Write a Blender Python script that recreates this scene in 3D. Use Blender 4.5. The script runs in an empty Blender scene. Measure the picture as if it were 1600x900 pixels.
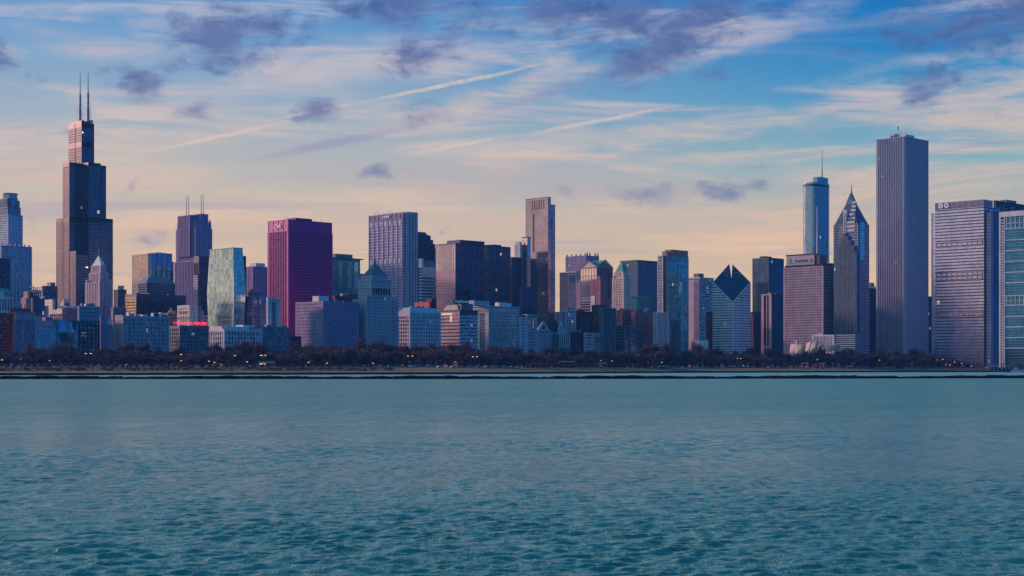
import bpy, math, random
import numpy as np
from mathutils import Matrix, Vector
random.seed(7); np.random.seed(7)
R = math.radians
C = bpy.context.scene.collection
SC = bpy.context.scene

# ---------------------------------------------------------------- camera
FP = 2450.0; HY = 574.0; CH = 6.0          # focal length in photo pixels, horizon row, eye height
cam_d = bpy.data.cameras.new('camera'); cam = bpy.data.objects.new('camera', cam_d); C.objects.link(cam)
cam.location = (0, 0, CH); cam.rotation_euler = (R(90), 0, 0)
cam_d.sensor_width = 36; cam_d.lens = FP/1600*36; cam_d.shift_y = (HY-450)/1600
cam_d.clip_start = 1; cam_d.clip_end = 60000
SC.camera = cam
SC.render.engine = 'CYCLES'
SC.view_settings.view_transform = 'Standard'; SC.view_settings.look = 'None'
SC.view_settings.exposure = 0.0; SC.view_settings.gamma = 1
SC.cycles.max_bounces = 5; SC.cycles.diffuse_bounces = 2; SC.cycles.glossy_bounces = 3
SC.cycles.transmission_bounces = 1; SC.cycles.sample_clamp_direct = 3.5; SC.cycles.sample_clamp_indirect = 3; SC.cycles.volume_bounces = 0

def srgb(r, g, b):
    f = lambda c: (c/255/12.92 if c/255 <= .04045 else ((c/255+.055)/1.055)**2.4)
    return (f(r), f(g), f(b), 1)

# ---------------------------------------------------------------- node helper
class NT:
    def __init__(s, tree): s.t = tree; tree.nodes.clear()
    def n(s, typ, **kw):
        nd = s.t.nodes.new(typ)
        for k, v in kw.items(): setattr(nd, k, v)
        return nd
    def put(s, inp, v):
        if isinstance(v, bpy.types.NodeSocket): s.t.links.new(v, inp)
        elif v is not None: inp.default_value = v
    def m(s, op, a, b=None, c=None, clamp=False):
        nd = s.n('ShaderNodeMath', operation=op, use_clamp=clamp)
        s.put(nd.inputs[0], a)
        if b is not None: s.put(nd.inputs[1], b)
        if c is not None: s.put(nd.inputs[2], c)
        return nd.outputs[0]
    def v(s, op, a, b=None):
        nd = s.n('ShaderNodeVectorMath', operation=op); s.put(nd.inputs[0], a)
        if b is not None: s.put(nd.inputs[1], b)
        return nd.outputs['Value'] if op in ('DOT_PRODUCT', 'LENGTH') else nd.outputs[0]
    def rng(s, v, a, b, c=0.0, d=1.0, smooth=False):
        nd = s.n('ShaderNodeMapRange', interpolation_type='SMOOTHSTEP' if smooth else 'LINEAR')
        s.put(nd.inputs[0], v)
        for i, x in enumerate((a, b, c, d)): nd.inputs[i+1].default_value = x
        return nd.outputs[0]
    def mix(s, f, a, b, mode='MIX'):
        nd = s.n('ShaderNodeMix', data_type='RGBA', blend_type=mode)
        s.put(nd.inputs[0], f); s.put(nd.inputs[6], a); s.put(nd.inputs[7], b)
        return nd.outputs[2]
    def noise(s, vec, scale, detail=2, rough=.5, dist=0, out='Fac'):
        nd = s.n('ShaderNodeTexNoise'); s.put(nd.inputs['Vector'], vec)
        nd.inputs['Scale'].default_value = scale; nd.inputs['Detail'].default_value = detail
        nd.inputs['Roughness'].default_value = rough; nd.inputs['Distortion'].default_value = dist
        return nd.outputs[out]
    def mapp(s, vec, loc=(0,0,0), rot=(0,0,0), sc=(1,1,1), typ='POINT'):
        nd = s.n('ShaderNodeMapping', vector_type=typ); s.put(nd.inputs['Vector'], vec)
        nd.inputs['Location'].default_value = loc; nd.inputs['Rotation'].default_value = rot; nd.inputs['Scale'].default_value = sc
        return nd.outputs[0]
    def ramp(s, fac, stops):
        nd = s.n('ShaderNodeValToRGB'); s.put(nd.inputs[0], fac); e = nd.color_ramp.elements
        while len(e) > 1: e.remove(e[-1])
        e[0].position, e[0].color = stops[0]
        for p, c in stops[1:]: x = e.new(p); x.color = c
        return nd.outputs[0]
    def comb(s, x, y, z=0.0):
        nd = s.n('ShaderNodeCombineXYZ')
        for i, q in enumerate((x, y, z)): s.put(nd.inputs[i], q)
        return nd.outputs[0]

# ---------------------------------------------------------------- sky
SUN_AZ, SUN_EL = R(-60), R(14)             # left of the view, low over the western horizon
world = bpy.data.worlds.new('World'); SC.world = world; world.use_nodes = True
def build_sky():
    T = NT(world.node_tree)
    tc = T.n('ShaderNodeTexCoord').outputs['Generated']
    sep = T.n('ShaderNodeSeparateXYZ'); T.put(sep.inputs[0], T.v('NORMALIZE', tc))
    X, Y, Z = sep.outputs
    az = T.m('MULTIPLY', T.m('ARCTAN2', X, Y), 57.29578)
    el = T.m('MULTIPLY', T.m('ARCSINE', Z), 57.29578)
    P = T.comb(az, el)
    # toward the sunset = 1, away = -1
    s = T.m('ADD', T.m('MULTIPLY', X, math.sin(SUN_AZ)), T.m('MULTIPLY', Y, math.cos(SUN_AZ)))
    e = T.m('DIVIDE', T.m('MAXIMUM', el, 0.0), 90.0)
    q = lambda d: max(0.0, min(1.0, d/90))
    glow = T.ramp(e, [(0, srgb(205,152,138)), (q(4), srgb(220,175,154)), (q(9), srgb(205,178,172)), (q(16), srgb(160,170,196)), (q(35), srgb(70,140,190)), (1, srgb(8,98,168))])
    left = T.ramp(e, [(0, srgb(228,186,150)), (q(3), srgb(224,192,162)), (q(6.3), srgb(208,194,178)), (q(8.7), srgb(168,182,194)), (q(11), srgb(128,168,204)), (q(13.3), srgb(84,148,206)), (q(18), srgb(110,170,206)), (q(27), srgb(100,174,202)), (q(45), srgb(60,152,190)), (1, srgb(14,110,172))])
    right = T.ramp(e, [(0, srgb(234,190,140)), (q(3), srgb(230,194,150)), (q(5.2), srgb(202,190,170)), (q(7.4), srgb(136,180,192)), (q(9.6), srgb(54,152,198)), (q(11.4), srgb(6,128,194)), (q(13.4), srgb(0,112,186)), (q(18), srgb(66,156,198)), (q(27), srgb(72,164,198)), (q(45), srgb(48,148,188)), (1, srgb(14,110,172))])
    east = T.ramp(e, [(0, srgb(26,70,120)), (q(8), srgb(30,92,158)), (q(20), srgb(18,112,196)), (q(45), srgb(8,98,182)), (1, srgb(8,98,168))])
    col = T.mix(T.rng(s, .20, .68, smooth=True), right, left)
    col = T.mix(T.rng(s, .78, .995, smooth=True), col, glow)
    col = T.mix(T.rng(s, -.15, -.6, smooth=True), col, east)
    # a share of the physical sky
    sk = T.n('ShaderNodeTexSky', sky_type='NISHITA', sun_disc=False)
    sk.sun_elevation = SUN_EL; sk.sun_rotation = SUN_AZ; sk.altitude = 200; sk.dust_density = 1.5
    nis = T.mix(1.0, sk.outputs[0], (.06, .06, .06, 1), 'MULTIPLY')
    col = T.mix(.04, col, nis)
    # pixel of the photograph -> direction in degrees
    def pd(px, py):
        dx = px-800; return math.degrees(math.atan(dx/FP)), math.degrees(math.atan((HY-py)/math.hypot(FP, dx)))
    K = math.degrees(1/FP)                # degrees per pixel
    wn = T.noise(P, .55, 4, .55, out='Color')
    warp = T.v('MULTIPLY', T.v('SUBTRACT', wn, (.5, .5, .5)), (2.0, 1.1, 0))
    PW = T.v('ADD', P, warp)
    def blob(px, py, rx, ry, rot=0, vec=None, k=1.0):
        a, b = pd(px, py)
        mv = T.mapp(vec or PW, (a, b, 0), (0, 0, R(rot)), (rx*K, ry*K, 1e3), 'TEXTURE')
        g = T.n('ShaderNodeTexGradient', gradient_type='SPHERICAL'); T.put(g.inputs[0], mv)
        return g.outputs['Fac'] if k == 1 else T.m('MULTIPLY', g.outputs['Fac'], k)
    def mx(lst):
        while len(lst) > 1:
            lst = [T.m('MAXIMUM', lst[i], lst[i+1]) if i+1 < len(lst) else lst[i] for i in range(0, len(lst), 2)]
        return lst[0]
    # thin high streaks
    Pr = T.mapp(P, rot=(0, 0, R(-7)), sc=(.10, .75, 1))
    ci = T.noise(Pr, 1.0, 7, .62, .6)
    Pr2 = T.mapp(P, (3, 7, 0), (0, 0, R(-3)), (.045, 1.1, 1))
    ci2 = T.noise(Pr2, 1.0, 5, .55, .3)
    fade = T.rng(el, 40, 12, 0, 1)
    clear = mx([blob(1320, 78, 330, 75, 5, P), blob(1120, 140, 200, 30, 0, P, .6), blob(420, 155, 260, 30, 6, P, .6), blob(600, 140, 160, 40, 0, P, .7), blob(1250, 215, 170, 16, 2, P, .5)])
    clear = T.rng(clear, .05, .7, 1, .12, smooth=True)
    cir = T.m('MULTIPLY', T.m('MULTIPLY', T.rng(ci, .44, .66, smooth=True), fade), clear)
    ccol = T.ramp(e, [(0, srgb(240,196,152)), (q(5), srgb(234,198,168)), (q(9), srgb(214,196,190)), (q(14), srgb(172,184,210)), (1, srgb(120,150,200))])
    ccol = T.mix(T.rng(s, -.2, -.6), ccol, srgb(60,116,184))
    col = T.mix(T.m('MULTIPLY', cir, .9), col, ccol)
    low = T.m('MULTIPLY', T.rng(el, 9.5, 5.5), T.rng(ci2, .5, .66, smooth=True))
    low = T.m('MULTIPLY', low, T.rng(s, -.65, -.15)); col = T.mix(T.m('MULTIPLY', low, .62), col, T.mix(T.rng(s, .4, -.1), srgb(216,188,170), srgb(244,186,146)))
    low2 = T.m('MULTIPLY', T.rng(el, 9.5, 5.5), T.rng(ci2, .47, .34, smooth=True))
    low2 = T.m('MULTIPLY', low2, T.rng(s, -.65, -.15)); col = T.mix(T.m('MULTIPLY', low2, .6), col, T.mix(T.rng(s, .4, 0), srgb(186,172,178), srgb(150,172,178)))
    # long bands and vapour trails
    br = T.noise(T.mapp(P, rot=(0, 0, R(-9)), sc=(.30, 2.0, 1)), 1.0, 7, .66, .4)
    wv = T.v('ADD', P, T.v('MULTIPLY', T.v('SUBTRACT', wn, (.5, .5, .5)), (.2, .16, 0)))
    def band(x0, y0, x1, y1, w, k, vec=None):
        return blob((x0+x1)/2, (y0+y1)/2, math.hypot(x1-x0, y1-y0)/2*1.15, w, math.degrees(math.atan2(y0-y1, x1-x0)), vec or wv, k)
    wide = mx([band(-60,300,560,160,34,.7,PW), band(560,215,1000,90,34,1,PW), band(800,225,1420,170,26,1.1,PW), band(1180,185,1700,120,42,1.2,PW), band(940,120,1360,0,34,1.2,PW),
               band(0,60,330,85,34,.8,PW), band(480,75,860,75,34,.9,PW), band(1300,110,1650,75,20,.5,PW), band(1380,185,1700,160,52,1.1,PW), band(900,262,1300,232,15,.6,PW)])
    wide = T.m('MULTIPLY', T.rng(wide, .08, .8, smooth=True), T.rng(br, .3, .62))
    col = T.mix(T.m('MULTIPLY', wide, .72), col, T.ramp(e, [(0, srgb(226,190,162)), (q(7.5), srgb(220,196,178)), (q(10), srgb(212,194,190)), (q(13), srgb(178,180,206)), (1, srgb(140,150,200))]))
    darkb = mx([band(360,258,700,185,12,1,wv), band(700,190,1000,105,13,.9,wv), band(390,140,560,60,20,.5,PW)])
    col = T.mix(T.m('MULTIPLY', T.rng(darkb, .05, .9, smooth=True), .42), col, srgb(140,136,178))
    tr = mx([band(530,168,880,94,4.6,1), band(420,190,570,158,4,.8), band(200,248,480,180,4.4,.8), band(640,240,810,210,4,.8), band(800,212,1080,163,5,.85), band(1085,46,1170,28,4,.9), band(950,130,1010,95,4,.3)])
    tr = T.m('MULTIPLY', T.rng(tr, .02, .7, smooth=True), T.rng(T.noise(P, 5, 3), .25, .65, .35, 1))
    col = T.mix(T.m('MULTIPLY', tr, .68), col, srgb(236,208,190))
    rt = mx([band(1440,240,1620,214,2.6,1), band(1470,225,1560,216,2,.5)])
    col = T.mix(T.m('MULTIPLY', T.rng(rt, .05, .8), .3), col, srgb(214,130,140))
    # dark low clouds
    D = [(0,88,26,36,0,1), (60,118,44,20,0,.45), (215,128,62,34,-12,.85), (262,100,44,24,20,.9), (352,62,100,58,0,1.4), (420,42,100,34,10,.85), (470,60,34,18,0,.8), (292,176,80,26,0,.42), (240,150,60,30,0,.5),
         (500,178,44,28,0,1.05), (662,178,62,26,0,.62), (586,268,38,17,0,1.2), (636,265,17,7,0,.8), (662,86,84,36,18,1.1), (640,14,170,46,0,1.05), (700,40,90,30,10,.6), (790,0,60,26,0,.5),
         (856,22,90,46,0,1.2), (975,26,110,62,10,1.2), (1022,84,125,40,24,1.4), (1075,34,150,50,12,1.15), (930,60,80,40,0,.7), (1112,116,52,26,0,.6), (1190,14,110,26,5,.5), (1440,132,54,28,0,1.15), (1503,128,44,17,0,.7), (1515,32,170,50,4,1.15), (1610,22,120,60,0,1.25),
         (1400,72,80,22,10,.4), (1002,300,56,25,0,1.15), (1140,300,56,24,0,1.15), (874,296,46,13,0,.5), (1182,262,34,11,0,.65), (225,372,78,18,0,.34), (196,292,14,20,-25,.35), (242,303,28,11,-20,.32), (700,362,16,11,25,.8),
         (40,345,30,12,0,.3), (1548,176,40,12,0,.45), (700,130,30,14,0,.3), (1265,285,30,8,0,.4), (1330,80,40,14,0,.35), (110,210,90,20,0,.3), (800,60,50,22,0,.35)]
    bl = mx([blob(d[0], d[1], d[2]*1.12, d[3]*1.12, d[4], k=d[5]*1.3) for d in D])
    # the same broken cloud goes on outside the frame
    oz = T.noise(T.mapp(P, (11, 4, 0), sc=(.10, .26, 1)), 1.0, 3, .5)
    outm = T.m('MAXIMUM', T.m('MAXIMUM', T.rng(az, 19, 24), T.rng(az, -19, -24)), T.rng(el, 13.4, 17))
    bl = T.m('MAXIMUM', bl, T.m('MULTIPLY', T.m('MULTIPLY', T.rng(oz, .52, .78), outm), T.rng(s, -.8, -.2, .35, 1)))
    n1 = T.noise(T.mapp(P, rot=(0, 0, R(-12)), sc=(.62, 1.25, 1)), .95, 10, .66, .5)
    dens = T.m('ADD', bl, T.m('MULTIPLY', T.m('SUBTRACT', n1, .5), 3.6))
    dens = T.m('MULTIPLY', T.rng(dens, .0, 1.45, smooth=True), T.rng(bl, .0, .35, smooth=True))
    dcol = T.mix(T.rng(s, .5, .05), T.ramp(e, [(0, srgb(150,144,168)), (q(6), srgb(138,140,168)), (q(10), srgb(92,104,156)), (q(13), srgb(62,92,154)), (1, srgb(70,90,150))]),
                 T.ramp(e, [(0, srgb(150,146,172)), (q(6.3), srgb(108,124,156)), (q(10), srgb(62,98,154)), (q(13), srgb(26,76,142)), (1, srgb(48,74,136))]))
    dcol = T.mix(T.rng(n1, .40, .70), T.mix(.4, dcol, srgb(140,152,188)), dcol)
    dcol = T.mix(T.rng(s, -.2, -.6), dcol, srgb(30, 74, 132))
    col = T.mix(T.m('MULTIPLY', dens, .88), col, dcol)
    # below the horizon: the lake's own colour
    col = T.mix(T.rng(Z, -.002, -.03), col, srgb(40,82,104))
    bg = T.n('ShaderNodeBackground'); T.put(bg.inputs[0], col); bg.inputs[1].default_value = 1.0
    out = T.n('ShaderNodeOutputWorld'); T.t.links.new(bg.outputs[0], out.inputs[0])
build_sky()
world.cycles.sampling_method = 'MANUAL'; world.cycles.sample_map_resolution = 512

sun_d = bpy.data.lights.new('sun', 'SUN'); sun = bpy.data.objects.new('sun', sun_d); C.objects.link(sun)
sun_d.energy = 4.7; sun_d.angle = R(2.5); sun_d.color = (1.0, .52, .46)
sd = Vector((math.sin(SUN_AZ)*math.cos(SUN_EL), math.cos(SUN_AZ)*math.cos(SUN_EL), math.sin(SUN_EL)))
sun.rotation_euler = sd.to_track_quat('Z', 'Y').to_euler()

# ---------------------------------------------------------------- materials
MAT = {}
def wall(name, rgb, rough=.8, var=.18, metal=0.0, sc=.08):
    m = bpy.data.materials.new(name); m.use_nodes = True; T = NT(m.node_tree)
    oc = T.n('ShaderNodeTexCoord').outputs['Object']
    n = T.noise(oc, sc, 5, .6); st = T.noise(T.mapp(oc, sc=(1, 1, .12)), .5, 3, .6)
    f = T.m('MULTIPLY', T.rng(n, .3, .7, 1-var, 1+var), T.rng(st, .3, .7, 1-var*.7, 1+var*.5))
    vm = T.n('ShaderNodeVectorMath', operation='SCALE'); vm.inputs[0].default_value = rgb; T.put(vm.inputs[3], f)
    p = T.n('ShaderNodeBsdfPrincipled'); T.put(p.inputs['Base Color'], vm.outputs[0])
    p.inputs['Roughness'].default_value = rough; p.inputs['Metallic'].default_value = metal
    o = T.n('ShaderNodeOutputMaterial'); T.t.links.new(p.outputs[0], o.inputs[0]); MAT[name] = m; return m
def glass(name, rgb, metal=.6, rough=.07, cell=(3.0, 3.8), lit=.006, var=.35, litc=(1, .78, .45), lits=2.2, wav=.22, blind=.0):
    """coated window glass: panes differ a little in tint and tilt, a few rooms are lit"""
    m = bpy.data.materials.new(name); m.use_nodes = True; T = NT(m.node_tree)
    oc = T.n('ShaderNodeTexCoord').outputs['Object']
    sep = T.n('ShaderNodeSeparateXYZ'); T.put(sep.inputs[0], oc)
    h = T.m('FLOOR', T.m('DIVIDE', T.m('SUBTRACT', sep.outputs[0], sep.outputs[1]), cell[0]))
    k = T.m('FLOOR', T.m('DIVIDE', sep.outputs[2], cell[1]))
    oi = T.n('ShaderNodeObjectInfo').outputs['Random']
    wn = T.n('ShaderNodeTexWhiteNoise', noise_dimensions='3D'); T.put(wn.inputs[0], T.comb(h, k, T.m('MULTIPLY', oi, 97)))
    big = T.noise(oc, .035, 3, .5)
    f = T.m('MULTIPLY', T.rng(wn.outputs[0], 0, 1, 1-var, 1+var), T.rng(big, .3, .7, .85, 1.15))
    vm = T.n('ShaderNodeVectorMath', operation='SCALE'); vm.inputs[0].default_value = rgb; T.put(vm.inputs[3], f)
    base = vm.outputs[0]
    p = T.n('ShaderNodeBsdfPrincipled')
    if blind:
        sc2 = T.n('ShaderNodeSeparateColor'); T.put(sc2.inputs[0], wn.outputs[1])
        bm = T.m('GREATER_THAN', sc2.outputs[1], 1-blind)
        base = T.mix(bm, base, (.45, .45, .44, 1)); T.put(p.inputs['Metallic'], T.m('MULTIPLY', T.m('SUBTRACT', 1.0, bm), metal))
    else: p.inputs['Metallic'].default_value = metal
    T.put(p.inputs['Base Color'], base)
    p.inputs['Roughness'].default_value = rough; p.inputs['IOR'].default_value = 1.6
    bp = T.n('ShaderNodeBump'); bp.inputs['Strength'].default_value = wav; bp.inputs['Distance'].default_value = .25
    hgt = T.m('ADD', T.noise(oc, .22, 2, .5), T.m('MULTIPLY', wn.outputs[0], .008)); T.put(bp.inputs['Height'], hgt)
    T.put(p.inputs['Normal'], bp.outputs[0])
    if lit > 0:
        sc = T.n('ShaderNodeSeparateColor'); T.put(sc.inputs[0], wn.outputs[1])
        lm = T.m('GREATER_THAN', sc.outputs[0], 1-lit*.28)
        p.inputs['Emission Color'].default_value = (*litc, 1); T.put(p.inputs['Emission Strength'], T.m('MULTIPLY', lm, lits*.3))
    o = T.n('ShaderNodeOutputMaterial'); T.t.links.new(p.outputs[0], o.inputs[0]); MAT[name] = m; return m
def emit(name, rgb, s):
    m = bpy.data.materials.new(name); m.use_nodes = True; T = NT(m.node_tree)
    p = T.n('ShaderNodeBsdfPrincipled'); p.inputs['Base Color'].default_value = (*rgb, 1)
    p.inputs['Emission Color'].default_value = (*rgb, 1); p.inputs['Emission Strength'].default_value = s
    o = T.n('ShaderNodeOutputMaterial'); T.t.links.new(p.outputs[0], o.inputs[0]); MAT[name] = m; return m

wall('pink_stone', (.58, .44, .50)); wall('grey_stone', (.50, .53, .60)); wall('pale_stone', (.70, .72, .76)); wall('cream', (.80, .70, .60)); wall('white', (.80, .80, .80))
wall('brick', (.36, .07, .10)); wall('rose_brick', (.46, .19, .24)); wall('brown', (.12, .07, .11)); wall('tan', (.40, .25, .23))
wall('dark', (.018, .03, .06), .5); wall('navy_wall', (.035, .07, .14), .6); wall('blue_stone', (.38, .46, .54)); wall('black', (.008, .014, .026), .35)
wall('red_steel', (.50, .028, .30), .5, .1); wall('steel', (.45, .48, .52), .35, .1, .6); wall('copper_green', (.06, .34, .28), .7, .25); wall('teal_panel', (.10, .34, .42), .5)
wall('slate', (.17, .22, .28), .7); wall('roof_pale', (.36, .56, .64), .7); wall('crimson', (.55, .03, .10), .6); wall('violet_stone', (.33, .26, .44)); wall('aon_stone', (.44, .44, .58), .6, .08)
wall('metal_sail', (.85, .80, .76), .3, .08, .3)
glass('g_navy', (.10, .17, .30), .75, .10, lit=.004)
glass('g_black', (.05, .08, .15), .75, .12, lit=.006)
glass('g_blue', (.20, .36, .56), .8, .08, lit=.002)
glass('g_bright', (.86, .80, .82), .95, .05, lit=.0, var=.05, wav=.05)
glass('g_teal', (.16, .50, .60), .8, .08, lit=.004)
glass('g_cyan', (.25, .72, .82), .9, .06, lit=0, var=.4)
glass('g_win', (.05, .08, .13), .45, .12, cell=(2.6, 3.7), lit=.012, var=.5, blind=.10)
glass('g_wteal', (.10, .22, .28), .5, .12, cell=(2.6, 3.7), lit=.012, var=.5, blind=.16, litc=(.8, .9, .7), lits=.9)
glass('g_pink', (.66, .44, .56), .85, .16, lit=0, var=.18)
glass('g_violet', (.30, .22, .48), .6, .2, lit=.002)
glass('g_office', (.12, .22, .30), .5, .12, cell=(3.2, 3.9), lit=.05, var=.5, litc=(.75, .95, 1), lits=.7, blind=.2)
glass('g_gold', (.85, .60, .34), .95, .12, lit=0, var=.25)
glass('g_hatch', (.60, .88, .80), .92, .10, cell=(2.6, 7.0), lit=0, var=.38)

# ---------------------------------------------------------------- mesh helpers
BOXF = np.array([(0,3,2,1), (4,5,6,7), (0,1,5,4), (1,2,6,5), (2,3,7,6), (3,0,4,7)])
class MB:
    def __init__(s): s.seg = []; s.v = []; s.f = []; s.k = 0; s.mi = []; s.mats = []
    def mat(s, m):
        m = MAT[m] if isinstance(m, str) else m
        if m not in s.mats: s.mats.append(m)
        return s.mats.index(m)
    def add(s, vs, fs, m=None):
        i = s.mat(m) if m else 0
        s.seg.append((s.k, len(s.f), len(vs), len(fs)))
        s.v.extend(vs)
        for f in fs: s.f.append(tuple(int(a)+s.k for a in f)); s.mi.append(i)
        s.k += len(vs)
    def box(s, x0, x1, y0, y1, z0, z1, m=None):
        s.add([(x0,y0,z0),(x1,y0,z0),(x1,y1,z0),(x0,y1,z0),(x0,y0,z1),(x1,y0,z1),(x1,y1,z1),(x0,y1,z1)], BOXF, m)
    def frus(s, a, b, z0, z1, m=None):      # a,b = (x0,x1,y0,y1)
        s.add([(a[0],a[2],z0),(a[1],a[2],z0),(a[1],a[3],z0),(a[0],a[3],z0),(b[0],b[2],z1),(b[1],b[2],z1),(b[1],b[3],z1),(b[0],b[3],z1)], BOXF, m)
    def prism(s, poly, z0, z1, m=None, poly1=None):
        n = len(poly); p1 = poly1 or poly
        s.add([(x,y,z0) for x, y in poly]+[(x,y,z1) for x, y in p1],
              [tuple(range(n))[::-1], tuple(range(n, 2*n))]+[(i, (i+1) % n, n+(i+1) % n, n+i) for i in range(n)], m)
    def cyl(s, x, y, r, z0, z1, m=None, n=10, r1=None):
        r1 = r if r1 is None else r1
        s.prism([(x+r*math.cos(2*math.pi*i/n), y+r*math.sin(2*math.pi*i/n)) for i in range(n)], z0, z1, m,
                [(x+r1*math.cos(2*math.pi*i/n), y+r1*math.sin(2*math.pi*i/n)) for i in range(n)])
    def bar(s, p, q, r, m=None, r2=None, n=4):
        p, q = Vector(p), Vector(q); d = (q-p).normalized(); u = d.orthogonal().normalized(); w = d.cross(u); r2 = r if r2 is None else r2
        vs = [tuple(c+(u*math.cos(2*math.pi*i/n)+w*math.sin(2*math.pi*i/n))*rr) for c, rr in ((p, r), (q, r2)) for i in range(n)]
        s.add(vs, [tuple(range(n))[::-1], tuple(range(n, 2*n))]+[(i, (i+1) % n, n+(i+1) % n, n+i) for i in range(n)], m)
    def mesh(s, name):
        me = bpy.data.meshes.new(name); me.from_pydata(s.v, [], s.f)
        for m in s.mats: me.materials.append(m)
        if len(s.mats) > 1: me.polygons.foreach_set('material_index', s.mi)
        me.update(); return me
    def build(s, name, m=None, parent=None, kind=None):
        if m: s.mats = [MAT[m] if isinstance(m, str) else m] + s.mats[1:]
        o = bpy.data.objects.new(name, s.mesh(name)); C.objects.link(o); o.parent = parent
        if kind: o['kind'] = kind
        return o
def tag(o, label, cat, group=None, kind=None):
    if label: o['label'] = label
    if cat: o['category'] = cat
    if group: o['group'] = group
    if kind: o['kind'] = kind
    return o
def empty(name, loc, rz=0):
    o = bpy.data.objects.new(name, None); C.objects.link(o); o.location = loc; o.rotation_euler = (0, 0, rz); o.empty_display_size = 2; return o

# ---------------------------------------------------------------- where things stand
NX_, NY_ = .7009, .7133      # unit vector to the north in scene axes (x right, y ahead)
WX_, WY_ = -.7133, .7009     # to the west
def ray(px): return (px-800)/FP
def n_of(px, w): t = ray(px); return w*(-WX_+WY_*t)/(NX_-NY_*t)
def w_of(px, n): t = ray(px); return n*(NX_-NY_*t)/(-WX_+WY_*t)
def depth(n, w): return NY_*n+WY_*w
GZ = 4.0
KEEP = {'antenna', 'spire', 'domed_roof', 'stepped_roof', 'roof_edge', 'sail_roof', 'gable_edge', 'green_roof', 'east_flank', 'stone_top'}
SMALL = {'roof_aerial', 'corner_pier', 'corner_edge', 'louvre_band', 'roof_frame', 'crown_slot'}
LAND = []     # (px0, px1, short description) for labels of what stands before them
class Bld:
    """a building on the street grid: east face on the line w metres west, its corners on given sight lines"""
    def __init__(s, name, label, w, xl, xc, xr, yt, cat='building', deep=30, group=None):
        s.w = w; s.n = n_of(xc, w); s.LN = n_of(xr, w)-s.n
        s.LW = (w_of(xl, s.n)-w) if xl < xc else deep
        s.root = empty(name, (NX_*s.n+WX_*w, NY_*s.n+WY_*w, 0), math.atan2(NY_, NX_))
        tag(s.root, label, cat, group); s.p = {}; s.H = s.Z(yt)
    def Z(s, py, x=0, y=0): return CH+(HY-py)*depth(s.n+x, s.w+y)/FP
    def X(s, px, y=0): return n_of(px, s.w+y)-s.n
    def Y(s, px, x=0): return w_of(px, s.n+x)-s.w
    def mb(s, part, m, kind=None):
        k = (part, m)
        if k not in s.p: s.p[k] = (MB(), kind)
        return s.p[k][0]
    def box(s, part, m, x0, x1, y0, y1, z0, z1, kind=None): s.mb(part, m, kind).box(x0, x1, y0, y1, z0, z1)
    def tier(s, x0=0, x1=None, y0=0, y1=None, z0=GZ, z1=None, g='g_win', w='grey_stone', fh=3.8, sh=1.2, sd=.25, bay=3.5, pw=.8, pd=.4, top=1.5, pw_m=None, sw_m=None, corner=None, skip=0, rm=None, every=0, em=None):
        x1 = s.LN if x1 is None else x1; y1 = s.LW if y1 is None else y1; z1 = s.H if z1 is None else z1
        s.box('glazing', g, x0, x1, y0, y1, z0, z1-.4)
        if sh:
            m = s.mb('spandrels', sw_m or w, 'stuff'); z = z1-top-fh; i = 0
            while z > z0+skip and z > GZ+1:
                m.box(x0-sd, x1+sd, y0-sd, y1+sd, z, z+sh); z -= fh; i += 1
        if bay:
            m = s.mb('piers', pw_m or w, 'stuff'); za = max(z0, GZ)
            nx = max(1, round((x1-x0)/bay)); ny = max(1, round((y1-y0)/bay))
            for i in range(1, nx):
                c = x0+(x1-x0)*i/nx
                m.box(c-pw/2, c+pw/2, y0-pd, y0+.1, za, z1-.3); m.box(c-pw/2, c+pw/2, y1-.1, y1+pd, za, z1-.3)
            for i in range(1, ny):
                c = y0+(y1-y0)*i/ny
                m.box(x0-pd, x0+.1, c-pw/2, c+pw/2, za, z1-.3); m.box(x1-.1, x1+pd, c-pw/2, c+pw/2, za, z1-.3)
        cw = corner if corner is not None else (pw*1.2 if bay else 0)
        if cw:
            o = max(pd, sd)+.06
            for cx, ax in ((x0, 1), (x1, -1)):
                for cy, ay in ((y0, 1), (y1, -1)):
                    xa, xb = sorted((cx-ax*o, cx+ax*cw)); ya, yb = sorted((cy-ay*o, cy+ay*cw))
                    s.box('corner_pier', pw_m or w, xa, xb, ya, yb, z0, z1-.2)
        o = max(pd if bay else 0, sd)+.12
        s.box('parapet', rm or w, x0-o, x1+o, y0-o, y1+o, z1-top, z1)
        return s
    def pent(s, m, x0, x1, y0, y1, h, z=None):
        z = s.H if z is None else z; s.box('rooftop_plant', m, x0, x1, y0, y1, z, z+h)
    def clutter(s, n=5, m='slate', x0=None, x1=None, y0=None, y1=None, z=None, hm=3.5):
        z = s.H if z is None else z; x0 = 1 if x0 is None else x0; x1 = s.LN-1 if x1 is None else x1; y0 = 1 if y0 is None else y0; y1 = min(s.LW-1, 25) if y1 is None else y1
        for i in range(n):
            a = random.uniform(2, 7); b = random.uniform(2, 6); h = random.uniform(1, hm)
            cx = random.uniform(x0, max(x0+.1, x1-a)); cy = random.uniform(y0, max(y0+.1, y1-b))
            s.mb('rooftop_unit', random.choice((m, 'steel', 'navy_wall')), 'stuff').box(cx, cx+a, cy, cy+b, z, z+h)
        for i in range(max(1, n//3)):
            cx = random.uniform(x0, x1); cy = random.uniform(y0, y1); s.mb('roof_aerial', 'dark').bar((cx, cy, z), (cx, cy, z+random.uniform(4, 9)), .22, r2=.12)
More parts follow.
